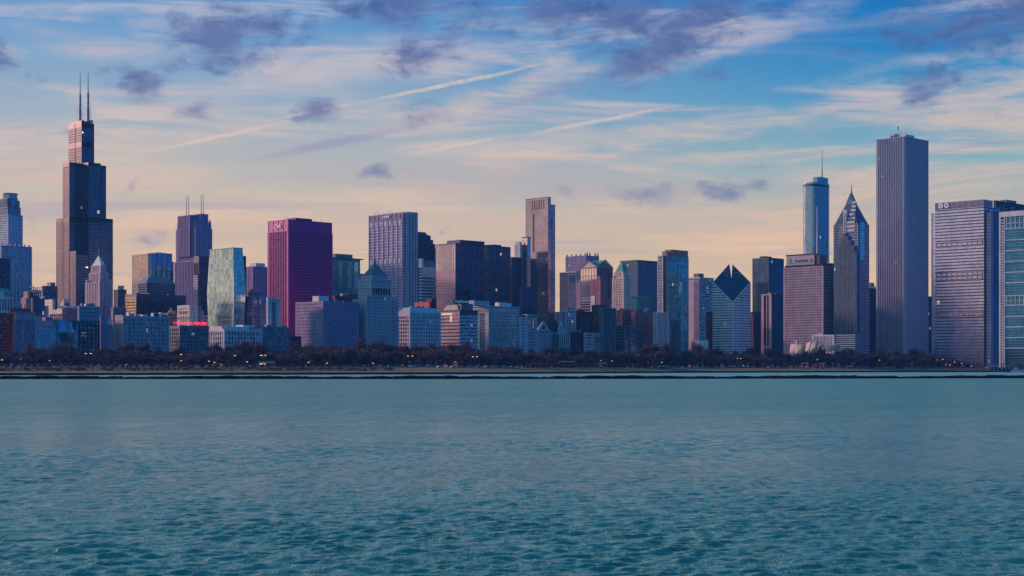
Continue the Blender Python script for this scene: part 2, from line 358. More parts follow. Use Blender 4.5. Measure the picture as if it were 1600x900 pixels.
    def text(s, txt, size, face, a, z, m, off=.6, ext=.25):
        cu = bpy.data.curves.new('lettering', 'FONT'); cu.body = txt; cu.size = size; cu.extrude = ext; cu.align_x = 'CENTER'; cu.align_y = 'CENTER'; cu.resolution_u = 3
        t = bpy.data.objects.new('tmp', cu); me = bpy.data.meshes.new_from_object(t); bpy.data.objects.remove(t); me.name = 'lettering'
        o = bpy.data.objects.new('lettering', me); C.objects.link(o); me.materials.clear(); me.materials.append(MAT[m]); o.parent = s.root
        if face == 'S': M = Matrix(((0,0,-1,-off), (-1,0,0,a), (0,1,0,z), (0,0,0,1)))
        else: M = Matrix(((1,0,0,a), (0,0,-1,-off), (0,1,0,z), (0,0,0,1)))
        o.matrix_local = M; return o
    def done(s, land=None, px=None):
        for (nm, m), (b, kd) in s.p.items():
            if not b.k: continue
            if kd or len(b.seg) == 1 or nm in KEEP: b.build(nm, m, s.root, kd); continue
            if nm in SMALL: b.build(nm, m, s.root, 'stuff'); continue
            for (k0, f0, nv, nf) in b.seg:
                if not nv: continue
                q = MB(); q.v = b.v[k0:k0+nv]; q.f = [tuple(i-k0 for i in f) for f in b.f[f0:f0+nf]]; q.k = nv; q.mi = [0]*nf; q.build(nm, m, s.root)
        if land: LAND.append((px[0], px[1], land))
        return s
glass('g_tube', (.13, .23, .42), .7, .08, lit=.004, var=.2, cell=(4.5, 4.2), lits=5)  # darker copy of the tube tower's glass for sides away from the sunset
glass('g_facet', (.16, .42, .62), .8, .08, lit=0, var=.2, wav=.2)
glass('g_roof', (.025, .055, .12), .3, .35, lit=0, var=.12)
glass('g_trump', (.22, .44, .60), .9, .12, lit=.001, var=.16)
glass('g_mauve', (.60, .62, .94), .92, .16, lit=.004, var=.15, cell=(4, 4.35))
glass('g_tealbig', (.02, .22, .42), .75, .1, lit=.0, var=.4, cell=(2.1, 3.75))
wall('antenna', (.30, .36, .44), .5, .1); wall('copper_fin', (.55, .40, .16), .5)
emit('sign_blue', (.10, .22, .36), .35); emit('sign_white', (.80, .70, .78), .25); emit('sign_teal', (.10, .36, .42), .4); emit('sign_dim', (.05, .12, .22), .05)
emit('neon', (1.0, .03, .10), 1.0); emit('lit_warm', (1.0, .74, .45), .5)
glass('g_red', (.15, .06, .22), .6, .18, lit=.002)
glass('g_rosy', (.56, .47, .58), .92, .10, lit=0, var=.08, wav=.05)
glass('g_cyan', (.45, .95, 1.0), .92, .12, lit=0, var=.25)
# ================================================================ BUILDINGS, far left to far right
A = 'building'
# --- pale blue stepped tower with drum
b = Bld('office_tower', 'blue stepped tower with a round drum on top at the far left edge', 2450, -34, 13, 35, 324)
zs = b.Z(383); b.tier(z1=b.Z(335), g='g_blue', w='blue_stone', sw_m='pale_stone', bay=7, pw=.6, sh=1.3)
b.tier(0, b.LN*.9, 2, b.LW, b.Z(340), b.Z(323), g='g_blue', w='slate', bay=5); b.tier(0, b.LN*.72, 4, b.LW, b.Z(324), b.Z(309), g='g_blue', w='slate', bay=4, sh=0)
cx, cy = b.X(16, 20), 20; b.mb('drum', 'g_blue').cyl(cx, cy, 12, b.Z(312), b.Z(301), n=20); b.mb('drum_rim', 'slate').cyl(cx, cy, 12.4, b.Z(302), b.Z(300), n=20)
for q in ((0, 4), (0, b.LW*.4), (b.LN*.6, 3)): b.box('corner_turret', 'slate', q[0], q[0]+7, q[1], q[1]+7, b.Z(328), b.Z(312))
b.done()
b = Bld('office_tower', 'lower blue wing with notched parapet in front of the drum-topped tower', 2380, -60, 2, 49, 383)
b.tier(g='g_blue', w='blue_stone', bay=6.5, pw=1.4, pd=.7, sh=1.1)
for i in range(7): b.box('parapet_tooth', 'blue_stone', i*b.LN/6.6, i*b.LN/6.6+2, -.6, 2, b.H, b.H+3)
b.done()
b = Bld('office_tower', 'dark navy slab at the left edge before the blue stepped towers', 2100, -40, -22, 15.5, 402)
b.tier(g='g_black', w='navy_wall', bay=5, pw=.4, sh=.5); b.done()
# --- nine-tube tower
b = Bld('skyscraper', 'tallest black tower, stepped tubes with twin white antennas on its roof', 2415, 88, 119, 176, 338)
U = b.LN/3; V = b.LW/3; zt = {50: b.Z(392), 66: b.Z(338), 90: b.Z(251.5), 108: b.Z(186)}
hts = {(0,0): 50, (2,2): 50, (2,0): 66, (0,2): 66, (1,0): 90, (2,1): 90, (0,1): 90, (1,1): 108, (1,2): 108}
for (i, j), h in hts.items():
    z1 = zt[h]; x0, x1, y0, y1 = i*U, (i+1)*U, j*V, (j+1)*V; e = .02*(i+j)
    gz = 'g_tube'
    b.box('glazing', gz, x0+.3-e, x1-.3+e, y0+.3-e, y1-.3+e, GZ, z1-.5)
    b.box('south_glazing', 'g_rosy', x0+.16, x0+.34-e, y0+.5, y1-.5, GZ, z1-.6)  # same glass all round; sunset reflection is tinted into this south sheet
    sp = b.mb('spandrels', 'black', 'stuff'); z = z1-12
    while z > 60: sp.box(x0+.05, x1-.12, y0+.12, y1-.12, z, z+1.9); z -= 4.6
    pr = b.mb('piers', 'black', 'stuff')
    for k in range(6):
        xx = x0+U*k/5; yy = y0+V*k/5; pw = .22 if 0 < k < 5 else .5
        pr.box(xx-pw, xx+pw, y0-.1, y0+.3, GZ, z1-1); pr.box(x0-.1, x0+.3, yy-pw, yy+pw, GZ, z1-1)
    b.box('louvre_band', 'black', x0-.15-e, x1+.15+e, y0-.15-e, y1+.15+e, z1-(7 if h != 108 else 9), z1)
    for zb in (b.Z(478), b.Z(338)-0.0, b.Z(217)):
        if zb < z1-14: b.box('louvre_band', 'black', x0-.13-e, x1+.13+e, y0-.13-e, y1+.13+e, zb-9, zb)
zr = zt[108]

for (px, tp) in ((125.3, 113), (137.7, 112)):
    x = U*1.5; y = b.Y(px, x); 
    m = b.mb('antenna', 'antenna'); zz = b.Z(tp, x, y)
    m.cyl(x, y, 2.6, zr, zr+26, n=8, r1=2.3); m.cyl(x, y, 1.8, zr+26, zr+52, n=8); m.cyl(x, y, 2.2, zr+34, zr+36, n=8); m.cyl(x, y, 2.2, zr+46, zr+48, n=8); m.cyl(x, y, .95, zr+52, zz, n=6, r1=.4)
    m.box(x-6, x+6, y-6, y+6, zr, zr+4)
    for dx, dy, h in ((7, 3, 38), (-5, -5, 32), (-3, 6, 28)): m.bar((x+dx, y+dy, zr), (x+dx, y+dy, zr+h), .45, r2=.25)
    m.bar((x-7, y-6, zr+19), (x+8, y+6, zr+19), .35)
b.box('rooftop_plant', 'black', U*1.1, U*1.9, V*1.2, V*2.8, zr, zr+4)
b.done('the tallest black tower', (92, 120))
# --- left edge Michigan wall
b = Bld('hotel_block', 'red brick block with green domed roof and white ornate top at the left edge', 1500, -22, -16, 21.5, 486)
b.tier(g='g_win', w='brick', bay=2.6, pw=1.1, pd=.2, sh=1.6, sd=.15, rm='white')
z1 = b.H; zu = b.Z(463); b.box('ornate_storeys', 'white', .6, b.LN-.6, .6, 20, z1, zu)
for i in range(9):
    x = 1.5+i*(b.LN-3)/8; b.box('white_pilaster', 'white', x-.5, x+.5, -.1, .8, z1-2, zu+1)
    if i < 8: b.box('ornate_window', 'g_win', x+.7, x+(b.LN-3)/8-.7, .45, .7, z1+1, zu-2)
N = 8
for k in range(N):
    a0, a1 = k/N*1.35, (k+1)/N*1.35; r0, r1 = math.cos(a0), math.cos(a1); h0, h1 = math.sin(a0), math.sin(a1); L = b.LN-.4; D = 22
    f = lambda r: (.2+(1-r)*L*.5*.7, .2+L-(1-r)*L*.5*.7, .2+(1-r)*8, D-(1-r)*8)
    b.mb('domed_roof', 'copper_green').frus(f(r0), f(r1), zu+h0*(b.Z(449)-zu), zu+h1*(b.Z(449)-zu))
for cx in (b.LN*.5,):
    b.mb('arched_gable', 'white').prism([(cx-4, -.3), (cx+4, -.3), (cx+4, 1.2), (cx-4, 1.2)], zu-3, zu+6, None, [(cx-1.5, -.3), (cx+1.5, -.3), (cx+1.5, 1.2), (cx-1.5, 1.2)])
b.done('the green-domed block', (-20, 22))
b = Bld('apartment_block', 'maroon brick block with tall white-framed windows in its top storeys', 1480, 22, 23.2, 55, 489)
b.tier(g='g_wteal', w='violet_stone', bay=5.2, pw=1.5, pd=.3, sh=1.3, z1=b.Z(499), top=1); z = b.Z(499)
b.box('top_storeys', 'slate', .3, b.LN-.3, .3, b.LW, z, b.H)
for i in range(12):
    x = .5+i*(b.LN-1)/11; b.box('white_mullion', 'pale_stone', x-.35, x+.35, -.35, .4, z, b.H)
b.box('cornice', 'violet_stone', -.8, b.LN+.8, -.8, b.LW, b.H, b.H+1.2); b.box('roof_house', 'brick', 3, b.LN*.95, 6, 16, b.H+1.2, b.Z(481)); b.done('the maroon block', (22, 56))
b = Bld('brick_building', 'orange-brown stepped brick tower carrying a black box sign', 1640, 38, 41, 57.5, 470)
b.tier(g='g_win', w='tan', bay=6, pw=4, sh=2.4, z1=b.Z(473)); x = b.X(45)
b.box('upper_tower', 'tan', x, x+8.5, 2, 12, b.Z(474), b.Z(455)); b.box('water_tank_house', 'tan', 0, 8, 1, 12, b.Z(474), b.Z(466))
zc = b.Z(459.5); b.box('sign_box', 'black', b.X(49.6), b.X(59.8), -.6, 3, b.Z(464), b.Z(455.5)); b.text('The', 6.5, 'E', b.X(56), zc, 'sign_blue', 1.0)
b.done()
b = Bld('rooftop_sign', 'pale rooftop sign panel reading Harri over the dark box sign', 1665, 47, 48, 65.5, 449, cat='sign')
b.box('sign_panel', 'cream', b.X(48.5), b.X(65), 0, .6, b.Z(463.5), b.Z(452.6))
b.text('Harri', 7.5, 'E', b.X(56.4), b.Z(450), 'dark', .3); b.text('o', 5, 'E', b.X(62.7), b.Z(456), 'dark', .3); b.text('o', 5, 'E', b.X(62.7), b.Z(460.5), 'dark', .3)
for q in (50, 56, 64): b.mb('support_post', 'dark').bar((b.X(q), 1, b.Z(472)), (b.X(q), 1, b.Z(453)), .3)
b.box('tower_below', 'navy_wall', 0, b.LN-1, 2, 20, GZ, b.Z(463.5)); b.done()
b = Bld('office_block', 'dark navy block between the brown brick tower and the lit cream block', 1600, 50, 51, 69, 465)
b.tier(g='g_navy', w='navy_wall', bay=3.5, pw=.4, sh=.8, z1=b.Z(466)); b.box('east_wing', 'blue_stone', b.X(66.5), b.X(77.5), 2, 20, GZ, b.Z(477))
b.text('ge', 5, 'E', b.X(67), b.Z(463), 'sign_blue', .3); b.done()
b = Bld('office_block', 'tall dark blue block with a small penthouse left of the tallest black tower', 2150, 66, 67.5, 89, 446.5)
b.tier(g='g_navy', w='navy_wall', bay=4, pw=.4, sh=.6); b.box('penthouse', 'slate', b.X(81), b.X(88), 3, 14, b.H, b.Z(440.5)); b.done()
b = Bld('office_block', 'sunlit cream block with banded windows below the tall dark blue block', 1760, 66, 82, 86, 467.5)
b.tier(g='g_bright', w='cream', bay=0, sh=1.8, sd=.3); b.done()
b = Bld('gallery_building', 'pale building with tall curved white sail roof rising to a point', 1700, 78, 98, 104, 489)
b.tier(g='g_win', w='violet_stone', bay=5, z1=b.Z(489))
H0, H1 = b.Z(489), b.Z(467); n = 12
for k in range(n):
    t0, t1 = k/n, (k+1)/n; y0, y1 = b.LW*(1-t0)*1.0-4*t0, b.LW*(1-t1)-4*t1
    z0, z1 = H0+(H1-H0)*t0**2.2, H0+(H1-H0)*t1**2.2
    b.mb('sail_roof', 'cream').add([(-1,y0,H0-1),(8,y0,H0-1),(8,y1,H0-1),(-1,y1,H0-1),(-1,y0,z0+.5),(8,y0,z0+.5),(8,y1,z1+.5),(-1,y1,z1+.5)], BOXF)
b.done()
b = Bld('brick_building', 'pinkish red brick block with white roof, left of the black-framed block', 1620, 98, 102, 124, 481)
b.tier(g='g_wteal', w='rose_brick', bay=5, pw=2.6, sh=2, fh=4); b.box('roof_deck', 'white', 1, b.LN-1, 1, 18, b.H, b.Z(477.5)); b.clutter(4, 'tan', z=b.Z(477.5)); b.done()
b = Bld('office_block', 'low blue-green block with a pink blank wall above its roof', 1478, 55.5, 56.5, 90, 507)
b.tier(g='g_teal', w='blue_stone', bay=4.6, pw=.6, sh=1.3, fh=5, z1=b.Z(507.5)); b.box('blank_upper_wall', 'pink_stone', .5, b.X(70), 5, 22, b.H, b.Z(493.5)); b.box('setback_storey', 'pink_stone', b.X(71), b.LN-1, 4, 22, b.H, b.Z(500.5)); b.box('penthouse', 'slate', b.X(77), b.X(87), 8, 18, b.Z(501), b.Z(494.5)); b.done('the low blue-green block', (56, 90))
# faceted glass museum
b = Bld('glass_museum', 'low building with a folded faceted blue glass front', 1476, 89.5, 90.5, 122.5, 500)
nx, nz = 5, 4; P = {}
for i in range(nx+1):
    for k in range(nz+1):
        P[i, k] = (b.LN*i/nx, (random.uniform(-3.2, 1.0) if 0 < i < nx else 0), GZ+(b.H-GZ)*k/nz)
for i in range(nx):
    for k in range(nz):
        a, c, d, e = P[i, k], P[i+1, k], P[i+1, k+1], P[i, k+1]
        m = MB(); 
        fr = [(a, c, d), (a, d, e)] if (i+k) % 2 else [(a, c, e), (c, d, e)]
        for tri in fr: m.add(list(tri)+[(p[0], p[1]+.5, p[2]) for p in tri], [(0,1,2), (5,4,3), (0,3,4,1), (1,4,5,2), (2,5,3,0)])
        m.build('glass_facet', 'g_facet', b.root)
b.box('side_walls', 'slate', 0, b.LN, 2, 26, GZ, b.H-.5); b.box('parapet', 'slate', -.2, b.LN+.2, .8, 26, b.H-.6, b.H+.4); b.done('the folded blue glass front', (90, 123))
b = Bld('office_block', 'black-framed office block with blue stone top storeys', 1476, 122.3, 123.5, 155, 478)
b.tier(g='g_office', w='black', bay=4.4, pw=.9, sh=1.5, fh=4.6, z1=b.Z(502), top=.6); b.tier(z0=b.Z(502)+.02, g='g_navy', w='blue_stone', bay=3.2, pw=1, sh=1.1, fh=3.9); b.clutter(4); b.done('the black-framed block', (123, 155))
b = Bld('office_block', 'narrow pinkish slab squeezed beside the black-framed block', 1482, 155, 156.5, 166, 494)
b.tier(g='g_wteal', w='violet_stone', bay=7, pw=3, sh=1.4); b.done()
# library tower
b = Bld('stone_tower', 'pink stone tower with glazed pyramid roof standing before the tallest black tower', 1990, 134, 156, 174.5, 441)
b.tier(g='g_violet', w='pink_stone', bay=4.4, pw=2.2, pd=.6, sh=1.0, top=1)
z1 = b.H; z2 = b.Z(414, 4, 4); i = 5
b.tier(i*.6, b.LN-i*.8, i*.7, b.LW-i, z1, b.Z(425), g='g_violet', w='pink_stone', bay=4.2, pw=2.1, pd=.6, sh=1.0)
b.tier(i, b.LN-i*1.3, i*1.1, b.LW-i*1.5, b.Z(425), z2, g='g_violet', w='pink_stone', bay=4.2, pw=2.1, pd=.6, sh=1.0)
xm, ym = b.LN*.48, b.LW*.47; x = (i+.2, b.LN-i*1.3-.2, i*1.1+.2, b.LW-i*1.5-.2)
b.mb('pyramid_roof', 'pale_stone').frus(x, (xm-.8, xm+.8, ym-.8, ym+.8), z2, b.Z(400, xm, ym))
b.mb('finial', 'pale_stone').cyl(xm, ym, .7, b.Z(401, xm, ym), b.Z(388, xm, ym), n=6, r1=.2)
for c0 in ((0, 0), (0, b.LW-3), (b.LN-3, 0)): b.box('corner_pinnacle', 'pink_stone', c0[0], c0[0]+3, c0[1], c0[1]+3, z1, z1+5)
b.done('the pyramid-roofed pink stone tower', (140, 175))
b = Bld('office_block', 'low pink building with a teal-topped cream setback left of the big blue-grey hotel', 1484, 160, 163, 181, 512)
b.tier(g='g_wteal', w='pink_stone', bay=3.6, pw=1.6, sh=1.5); b.box('teal_storey', 'copper_green', b.X(166), b.X(179.5), 4, 18, b.H, b.Z(507)); b.box('cream_storey', 'cream', b.X(166.5), b.X(179), 5, 18, b.Z(507), b.Z(498)); b.done('the low pink building', (160, 181))
b = Bld('office_block', 'small dark blue office block behind the lit gold-windowed block', 2080, 178, 184, 197, 452)
b.tier(g='g_navy', w='navy_wall', bay=4, pw=.5, sh=1); b.clutter(5, 'dark', hm=6); b.done()
b = Bld('office_block', 'low grey colonnaded block under the dark blue block', 1760, 174, 177, 196.5, 480)
b.tier(g='g_navy', w='slate', bay=2.6, pw=1.1, sh=0); b.done()
b = Bld('office_block', 'wide black office slab with gold reflecting windows on its narrow left side', 1880, 196, 213.5, 290, 459)
b.tier(g='g_black', w='black', bay=4.6, pw=.5, pd=.2, sh=.5, sd=.18, top=9, rm='navy_wall')
for k in range(7): b.box('gold_window_band', 'g_gold', -.5, -.3, .8, b.LW-.8, b.Z(494)+k*4.0, b.Z(494)+k*4.0+2.6)  # the low sun's gold is put into the tint of these panes
b.clutter(4); b.done()
b = Bld('glass_tower', 'tower with gold-lit left side and blue buttressed glass front', 2080, 207, 231, 266.5, 394)
b.tier(g='g_gold', w='cream', bay=4, pw=.5, sh=1.2, fh=4.2, x1=b.X(231)+6, z1=b.Z(396)); b.tier(x0=6.02, g='g_blue', w='navy_wall', bay=0, sh=.6, fh=4.4, z1=b.Z(399), y0=.3)  # left side tinted gold and cream to carry the low sunlight
zz = b.Z(399)
b.tier(x0=b.X(262), x1=b.LN+6, y0=.6, y1=b.LW, z1=b.Z(407), g='g_blue', w='navy_wall', bay=0, sh=.6)
for j in range(4): b.box('glass_bay', 'g_blue', 6.5+j*9.2, 14.4+j*9.2, -1.2, b.LW*.5, b.Z(421), b.Z(393 if j else 396)-j*.4); b.box('bay_divider', 'navy_wall', 14.5+j*9.2, 15.6+j*9.2, -.6, b.LW*.5, b.Z(440), b.Z(395))
b.done()
b = Bld('office_tower', 'dark blue office tower with a sloping trapezoid roof', 2020, 216, 229, 273, 441)
b.tier(g='g_navy', w='slate', bay=3.4, pw=.6, sh=1); b.mb('sloping_roof', 'slate').frus((0, b.LN, 0, b.LW), (b.LN*.16, b.LN*.82, b.LW*.25, b.LW*.8), b.H, b.Z(432, 8, 8)); b.done()
# twin-spire tower
b = Bld('skyscraper', 'purple granite stepped tower with four thin spires in two pairs', 2300, 273, 305, 331.5, 400)
ST = dict(g='g_violet', w='violet_stone', bay=4.6, pw=1.6, pd=.7, sh=.9, sd=.2, fh=4)
b.tier(z1=b.Z(407), **ST); x1, x0 = b.LN, 0
b.tier(1.5, b.LN, 1.5, b.LW-3, b.Z(407), b.Z(356), **ST); b.tier(2.5, b.LN-1, 3, b.LW-5, b.Z(356), b.Z(346, 3, 3), **ST)
ya, yb = b.Y(302, 6), b.Y(284, 6)
b.tier(-1.5, 16, max(3, ya), yb, b.Z(400), b.Z(336, 4, 12), **ST); b.tier(b.X(313, 4), b.X(323.5, 4), 2, b.LW-8, b.Z(356), b.Z(335.5, 30, 10), **ST)
for px in (291.3, 294.8): x = 6; y = b.Y(px, x); b.mb('spire', 'tan').bar((x, y, b.Z(338, x, y)), (x, y, b.Z(306, x, y)), .75, r2=.4)
for px in (314.4, 317.5): x = 20; y = b.Y(px, x); b.mb('spire', 'tan').bar((x, y, b.Z(338, x, y)), (x, y, b.Z(303, x, y)), .75, r2=.4)
for (xx, yy) in ((2.6, 3.1), (2.6, b.LW-7), (b.LN-3, 3.1)): b.box('corner_pinnacle', 'violet_stone', xx, xx+2, yy, yy+2, b.Z(347), b.Z(342))
b.done('the twin-spired purple tower', (290, 312))
b = Bld('office_tower', 'plain dark maroon tower with pink striped edge, right of the spired tower', 1940, 303, 310.5, 330, 400)
b.tier(x0=.5, g='g_black', w='brown', bay=4, pw=.3, sh=.5, top=10, rm='navy_wall'); b.tier(-1, 3, 1, b.LW-.5, z1=b.Z(430), g='g_violet', w='pink_stone', bay=0, sh=1.9); b.done()  # pink stripes carry the sunset light on the south edge as colour
b = Bld('stone_building', 'cream lit narrow facade with arched windows behind the red rooftop sign', 1570, 278, 296, 308, 476.5)
b.tier(g='g_win', w='cream', bay=4.4, pw=2.6, sh=2.4, fh=5, top=3)
for j in range(5):
    y = 2.0+j*(b.LW-4)/4; b.mb('arched_window', 'black').prism([(-.75, y-1.1), (-.72, y+1.1), (-.3, y+1.1), (-.3, y-1.1)], b.Z(499), b.Z(495))
b.box('dark_louvre', 'black', -.8, -.2, 3, b.LW-3, b.Z(490), b.Z(486)); b.box('east_wing', 'slate', b.LN*.1, b.LN+7, 1, 12, GZ, b.Z(478)); b.done()
b = Bld('office_block', 'small purple building at the foot of the plain maroon tower', 1650, 313, 315, 327, 493)
b.tier(g='g_win', w='violet_stone', bay=4, sh=1.6); b.box('chimney', 'violet_stone', 1, 4, 2, 5, b.H, b.H+6); b.done()
b = Bld('brick_building', 'small pale red building with rooftop tanks behind the big hotel', 1640, 256, 262, 279, 489)
b.tier(g='g_win', w='rose_brick', bay=4, sh=1.8); b.clutter(6, 'pink_stone', hm=7); b.done()
# Michigan wall: big hotel etc.
b = Bld('hotel_block', 'wide blue-grey hotel block with pink left side and dark cornice', 1475, 181, 192.3, 264, 493)
b.tier(g='g_wteal', w='blue_stone', bay=5.3, pw=1.3, pd=.35, sh=1.2, fh=4.2, top=3.2); b.box('pink_side_wall', 'pink_stone', -.8, -.1, 0, b.LW, b.H-1, b.H+.5)  # pink on this side is sunset light put into the wall colour
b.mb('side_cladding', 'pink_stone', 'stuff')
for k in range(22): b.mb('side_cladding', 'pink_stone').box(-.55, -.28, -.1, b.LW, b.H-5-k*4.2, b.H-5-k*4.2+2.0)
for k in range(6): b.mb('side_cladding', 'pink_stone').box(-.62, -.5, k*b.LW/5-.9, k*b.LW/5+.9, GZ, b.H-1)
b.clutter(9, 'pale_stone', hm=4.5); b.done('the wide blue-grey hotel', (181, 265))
b = Bld('hotel_block', 'brown and blue block carrying a glowing red rooftop sign', 1475, 265, 281, 325.5, 509)
b.tier(g='g_win', w='slate', bay=4.2, pw=1.3, sh=1.6, fh=4.3, top=3); b.done('the red-signed hotel', (265, 326))
xa, xb = b.X(283), b.X(323); zc = b.Z(505)
sg = empty('neon_sign', (0, 0, 0)); tag(sg, 'glowing red neon letters on the hotel roof', 'sign'); sg.matrix_world = b.root.matrix_basis.copy(); sg.location = b.root.location; sg.rotation_euler = b.root.rotation_euler
m = MB()
for k in range(12): xx = xa+(xb-xa)*k/11; m.bar((xx, 1.6, b.H), (xx, 1.2, zc+3), .18); 
m.bar((xa, 1.2, zc-2.6), (xb, 1.2, zc-2.6), .2); m.bar((xa, 1.2, zc+2.6), (xb, 1.2, zc+2.6), .2); m.build('sign_frame', 'dark', sg)
rt = b.root; b.root = sg; b.text('CONGRESS PLAZA', 5.0, 'E', xa+(xb-xa)*.33, zc, 'neon', -.8); b.text('HOTEL', 5.0, 'E', xa+(xb-xa)*.845, zc, 'neon', -.8); b.root = rt
b = Bld('theatre_block', 'pale stone block with arcaded windows and a bright flat roof', 1475, 326, 350.5, 408.5, 514)
b.tier(g='g_win', w='pale_stone', bay=4.4, pw=1.6, pd=.5, sh=1.3, fh=5.4, top=3)
for k in range(12):
    xx = 2+k*(b.LN-4)/11.; b.mb('window_arch', 'black').prism([(xx-1.1, -.62), (xx+1.1, -.62), (xx+1.1, -.3), (xx-1.1, -.3)], b.Z(536), b.Z(533.5))
b.box('pink_attic', 'cream', 0, 16, 4, b.LW*.8, b.H, b.Z(510.5)); b.box('bright_roof', 'white', b.X(355), b.X(392), 3, 20, b.H, b.Z(509.5)); b.box('bright_roof_house', 'white', b.X(384), b.X(403), 5, 20, b.Z(509.6), b.Z(506.8)); b.clutter(3, 'white')
b.done('the arcaded pale stone block', (326, 409))
# faceted hatch tower
b = Bld('glass_tower', 'leaning glass tower with hatched pale green panes reflecting the sky', 1570, 326.5, 365, 380.5, 387.5)
prof = [(0, 0), (.30, 0), (.62, 2.6), (.85, .5), (1.0, -1.2)]
H = b.H; n = 11
def bulge(f):
    for (a, p), (c, q) in zip(prof, prof[1:]):
        if f <= c: return p+(q-p)*(f-a)/(c-a)
    return prof[-1][1]
levels = [GZ+(H-GZ)*k/n for k in range(n+1)]
for k in range(n):
    f0, f1 = k/n, (k+1)/n; d0, d1 = bulge(f0), bulge(f1)
    za, zb = levels[k], levels[k+1]
    zt0 = 0
    b.mb('glazing', 'g_hatch').frus((-d0*.5, b.LN+.5*d0, -d0, b.LW+d0), (-d1*.5, b.LN+.5*d1, -d1, b.LW+d1), za, zb)
m = b.mb('mullions', 'teal_panel', 'stuff'); random.seed(3)
for k in range(n*2):
    f0, f1 = k/(2*n), (k+1)/(2*n); d0, d1 = bulge(f0), bulge(f1); za, zb = GZ+(H-GZ)*f0, GZ+(H-GZ)*f1
    for j in range(17):
        y = (j+(k % 2)*.5)*b.LW/17; m.bar((-d0*.5-.05, y, za), (-d1*.5-.05, y, zb), .16)
    for j in range(7):
        x = (j+(k % 2)*.5)*b.LN/7; m.bar((x, -d0-.05, za), (x, -d1-.05, zb), .16)
    m.box(-d1*.5-.12, b.LN+.5*d1+.1, -d1-.12, b.LW, zb-.15, zb+.15)
b.box('parapet', 'teal_panel', -.2, b.LN+.3, .6, b.LW, H, H+.8); b.box('north_wing', 'g_black', b.LN-1, b.LN+6, 3, b.LW, GZ, b.Z(398.5)); b.done('the hatched glass tower', (330, 384))
random.seed(11)
b = Bld('office_tower', 'violet office tower with white pilasters between hatched glass and red steel towers', 1800, 380, 395, 419, 416)
b.tier(g='g_violet', w='violet_stone', bay=4, pw=1.7, pd=.5, sh=1.2); b.box('penthouse', 'pale_stone', b.X(400, 6), b.X(414, 6), 6, 20, b.H, b.Z(410)); b.done()
b = Bld('apartment_tower', 'violet apartment tower with corner bays, left of the light blue slab', 1560, 384, 395.5, 417, 462)
b.tier(g='g_navy', w='violet_stone', bay=6, pw=1.2, sh=1.4, z1=b.Z(463)); b.tier(3, b.LN-3, 3, b.LW-2, b.Z(463), b.Z(455), g='g_navy', w='slate', bay=4); b.box('penthouse', 'violet_stone', 6, b.LN-6, 5, 14, b.Z(455), b.Z(451)); b.tier(b.X(404), b.X(412), -2, 4, z1=b.Z(460), g='g_blue', w='slate', bay=0, sh=.8); b.done()
b = Bld('apartment_tower', 'light blue apartment slab with punched windows before the red steel tower', 1500, 417, 418.5, 437, 465)
b.tier(g='g_wteal', w='pale_stone', bay=4.4, pw=2.2, sh=1.8, fh=4); b.box('centre_bay', 'slate', b.LN*.38, b.LN*.62, -.8, .5, GZ, b.H-5); b.done()
# red steel tower
b = Bld('skyscraper', 'magenta red steel and glass tower with white lettering near its top', 1570, 419.3, 450.5, 518.3, 342.5)
zt = b.Z(360.5); b.tier(z1=zt, g='g_red', w='red_steel', bay=3.3, pw=.95, pd=.85, sh=1.35, sd=.35, fh=3.75, top=.5, corner=1.6)
b.box('solid_top', 'red_steel', -.2, b.LN+.2, -.2, b.LW+.2, zt, b.H)
for k in range(8): x = b.LN*k/7; b.box('top_panel_rib', 'red_steel', x-.22, x+.22, -.5, -.1, zt-.2, b.H-.05)
for k in range(5): y = b.LW*k/4; b.box('top_panel_rib', 'red_steel', -.5, -.1, y-.22, y+.22, zt-.2, b.H-.05)
for z in (zt+.1, (zt+b.H)/2, b.H-.3): b.box('top_panel_band', 'red_steel', -.42, b.LN+.42, -.42, b.LW+.42, z-.25, z+.25)
b.text('CNA', 7.2, 'S', b.Y(434), b.Z(352.5), 'sign_white', .8, .3); b.box('rooftop_plant', 'navy_wall', b.X(460, 10), b.X(486, 10), 8, 26, b.H, b.H+3.6)
for k in range(7): xx = random.uniform(2, b.LN-2); yy = random.uniform(2, 14); b.mb('roof_aerial', 'dark').bar((xx, yy, b.H), (xx, yy, b.H+random.uniform(2, 5)), .18)
b.done('the magenta red tower', (437, 462))
b = Bld('office_block', 'dark four-storey block with lit windows below the light blue slab', 1475, 403, 410, 452, 510.5)
b.tier(g='g_office', w='slate', bay=4.2, pw=1, sh=1.7, fh=5); b.clutter(5); b.done('the lit-window dark block', (409, 450))
b = Bld('office_block', 'low dark block between the lit-window block and the long grid-fronted block', 1485, 448, 450, 470, 525)
b.tier(g='g_black', w='navy_wall', bay=4, sh=1.5, pw=1); b.done()
b = Bld('office_block', 'broad block with even rows of small windows, violet left side and blue front', 1475, 462, 505, 560.5, 470.5)
b.tier(g='g_wteal', w='violet_stone', bay=2.95, pw=1.45, pd=.18, sh=2.0, sd=.22, fh=3.95, top=2.5)
b.box('white_roof_house', 'white', b.X(498, 8), b.X(514, 8), 8, 20, b.H, b.Z(462)); b.clutter(10, 'slate', y0=3, y1=20, hm=3); b.done('the small-windowed broad block', (462, 561))
b = Bld('office_block', 'dark low office building behind the broad block, with a satellite dish', 1640, 520, 523, 571, 462)
b.tier(g='g_black', w='navy_wall', bay=4, sh=1.2); b.clutter(8, 'navy_wall', hm=4); x = b.X(547); b.mb('satellite_dish', 'pale_stone').cyl(x, 6, .3, b.H, b.H+4, n=8, r1=3.2); b.done()
b = Bld('glass_tower', 'teal glass tower with bright cyan panels and overhanging flat roof', 1820, 514, 517.5, 562.5, 403)
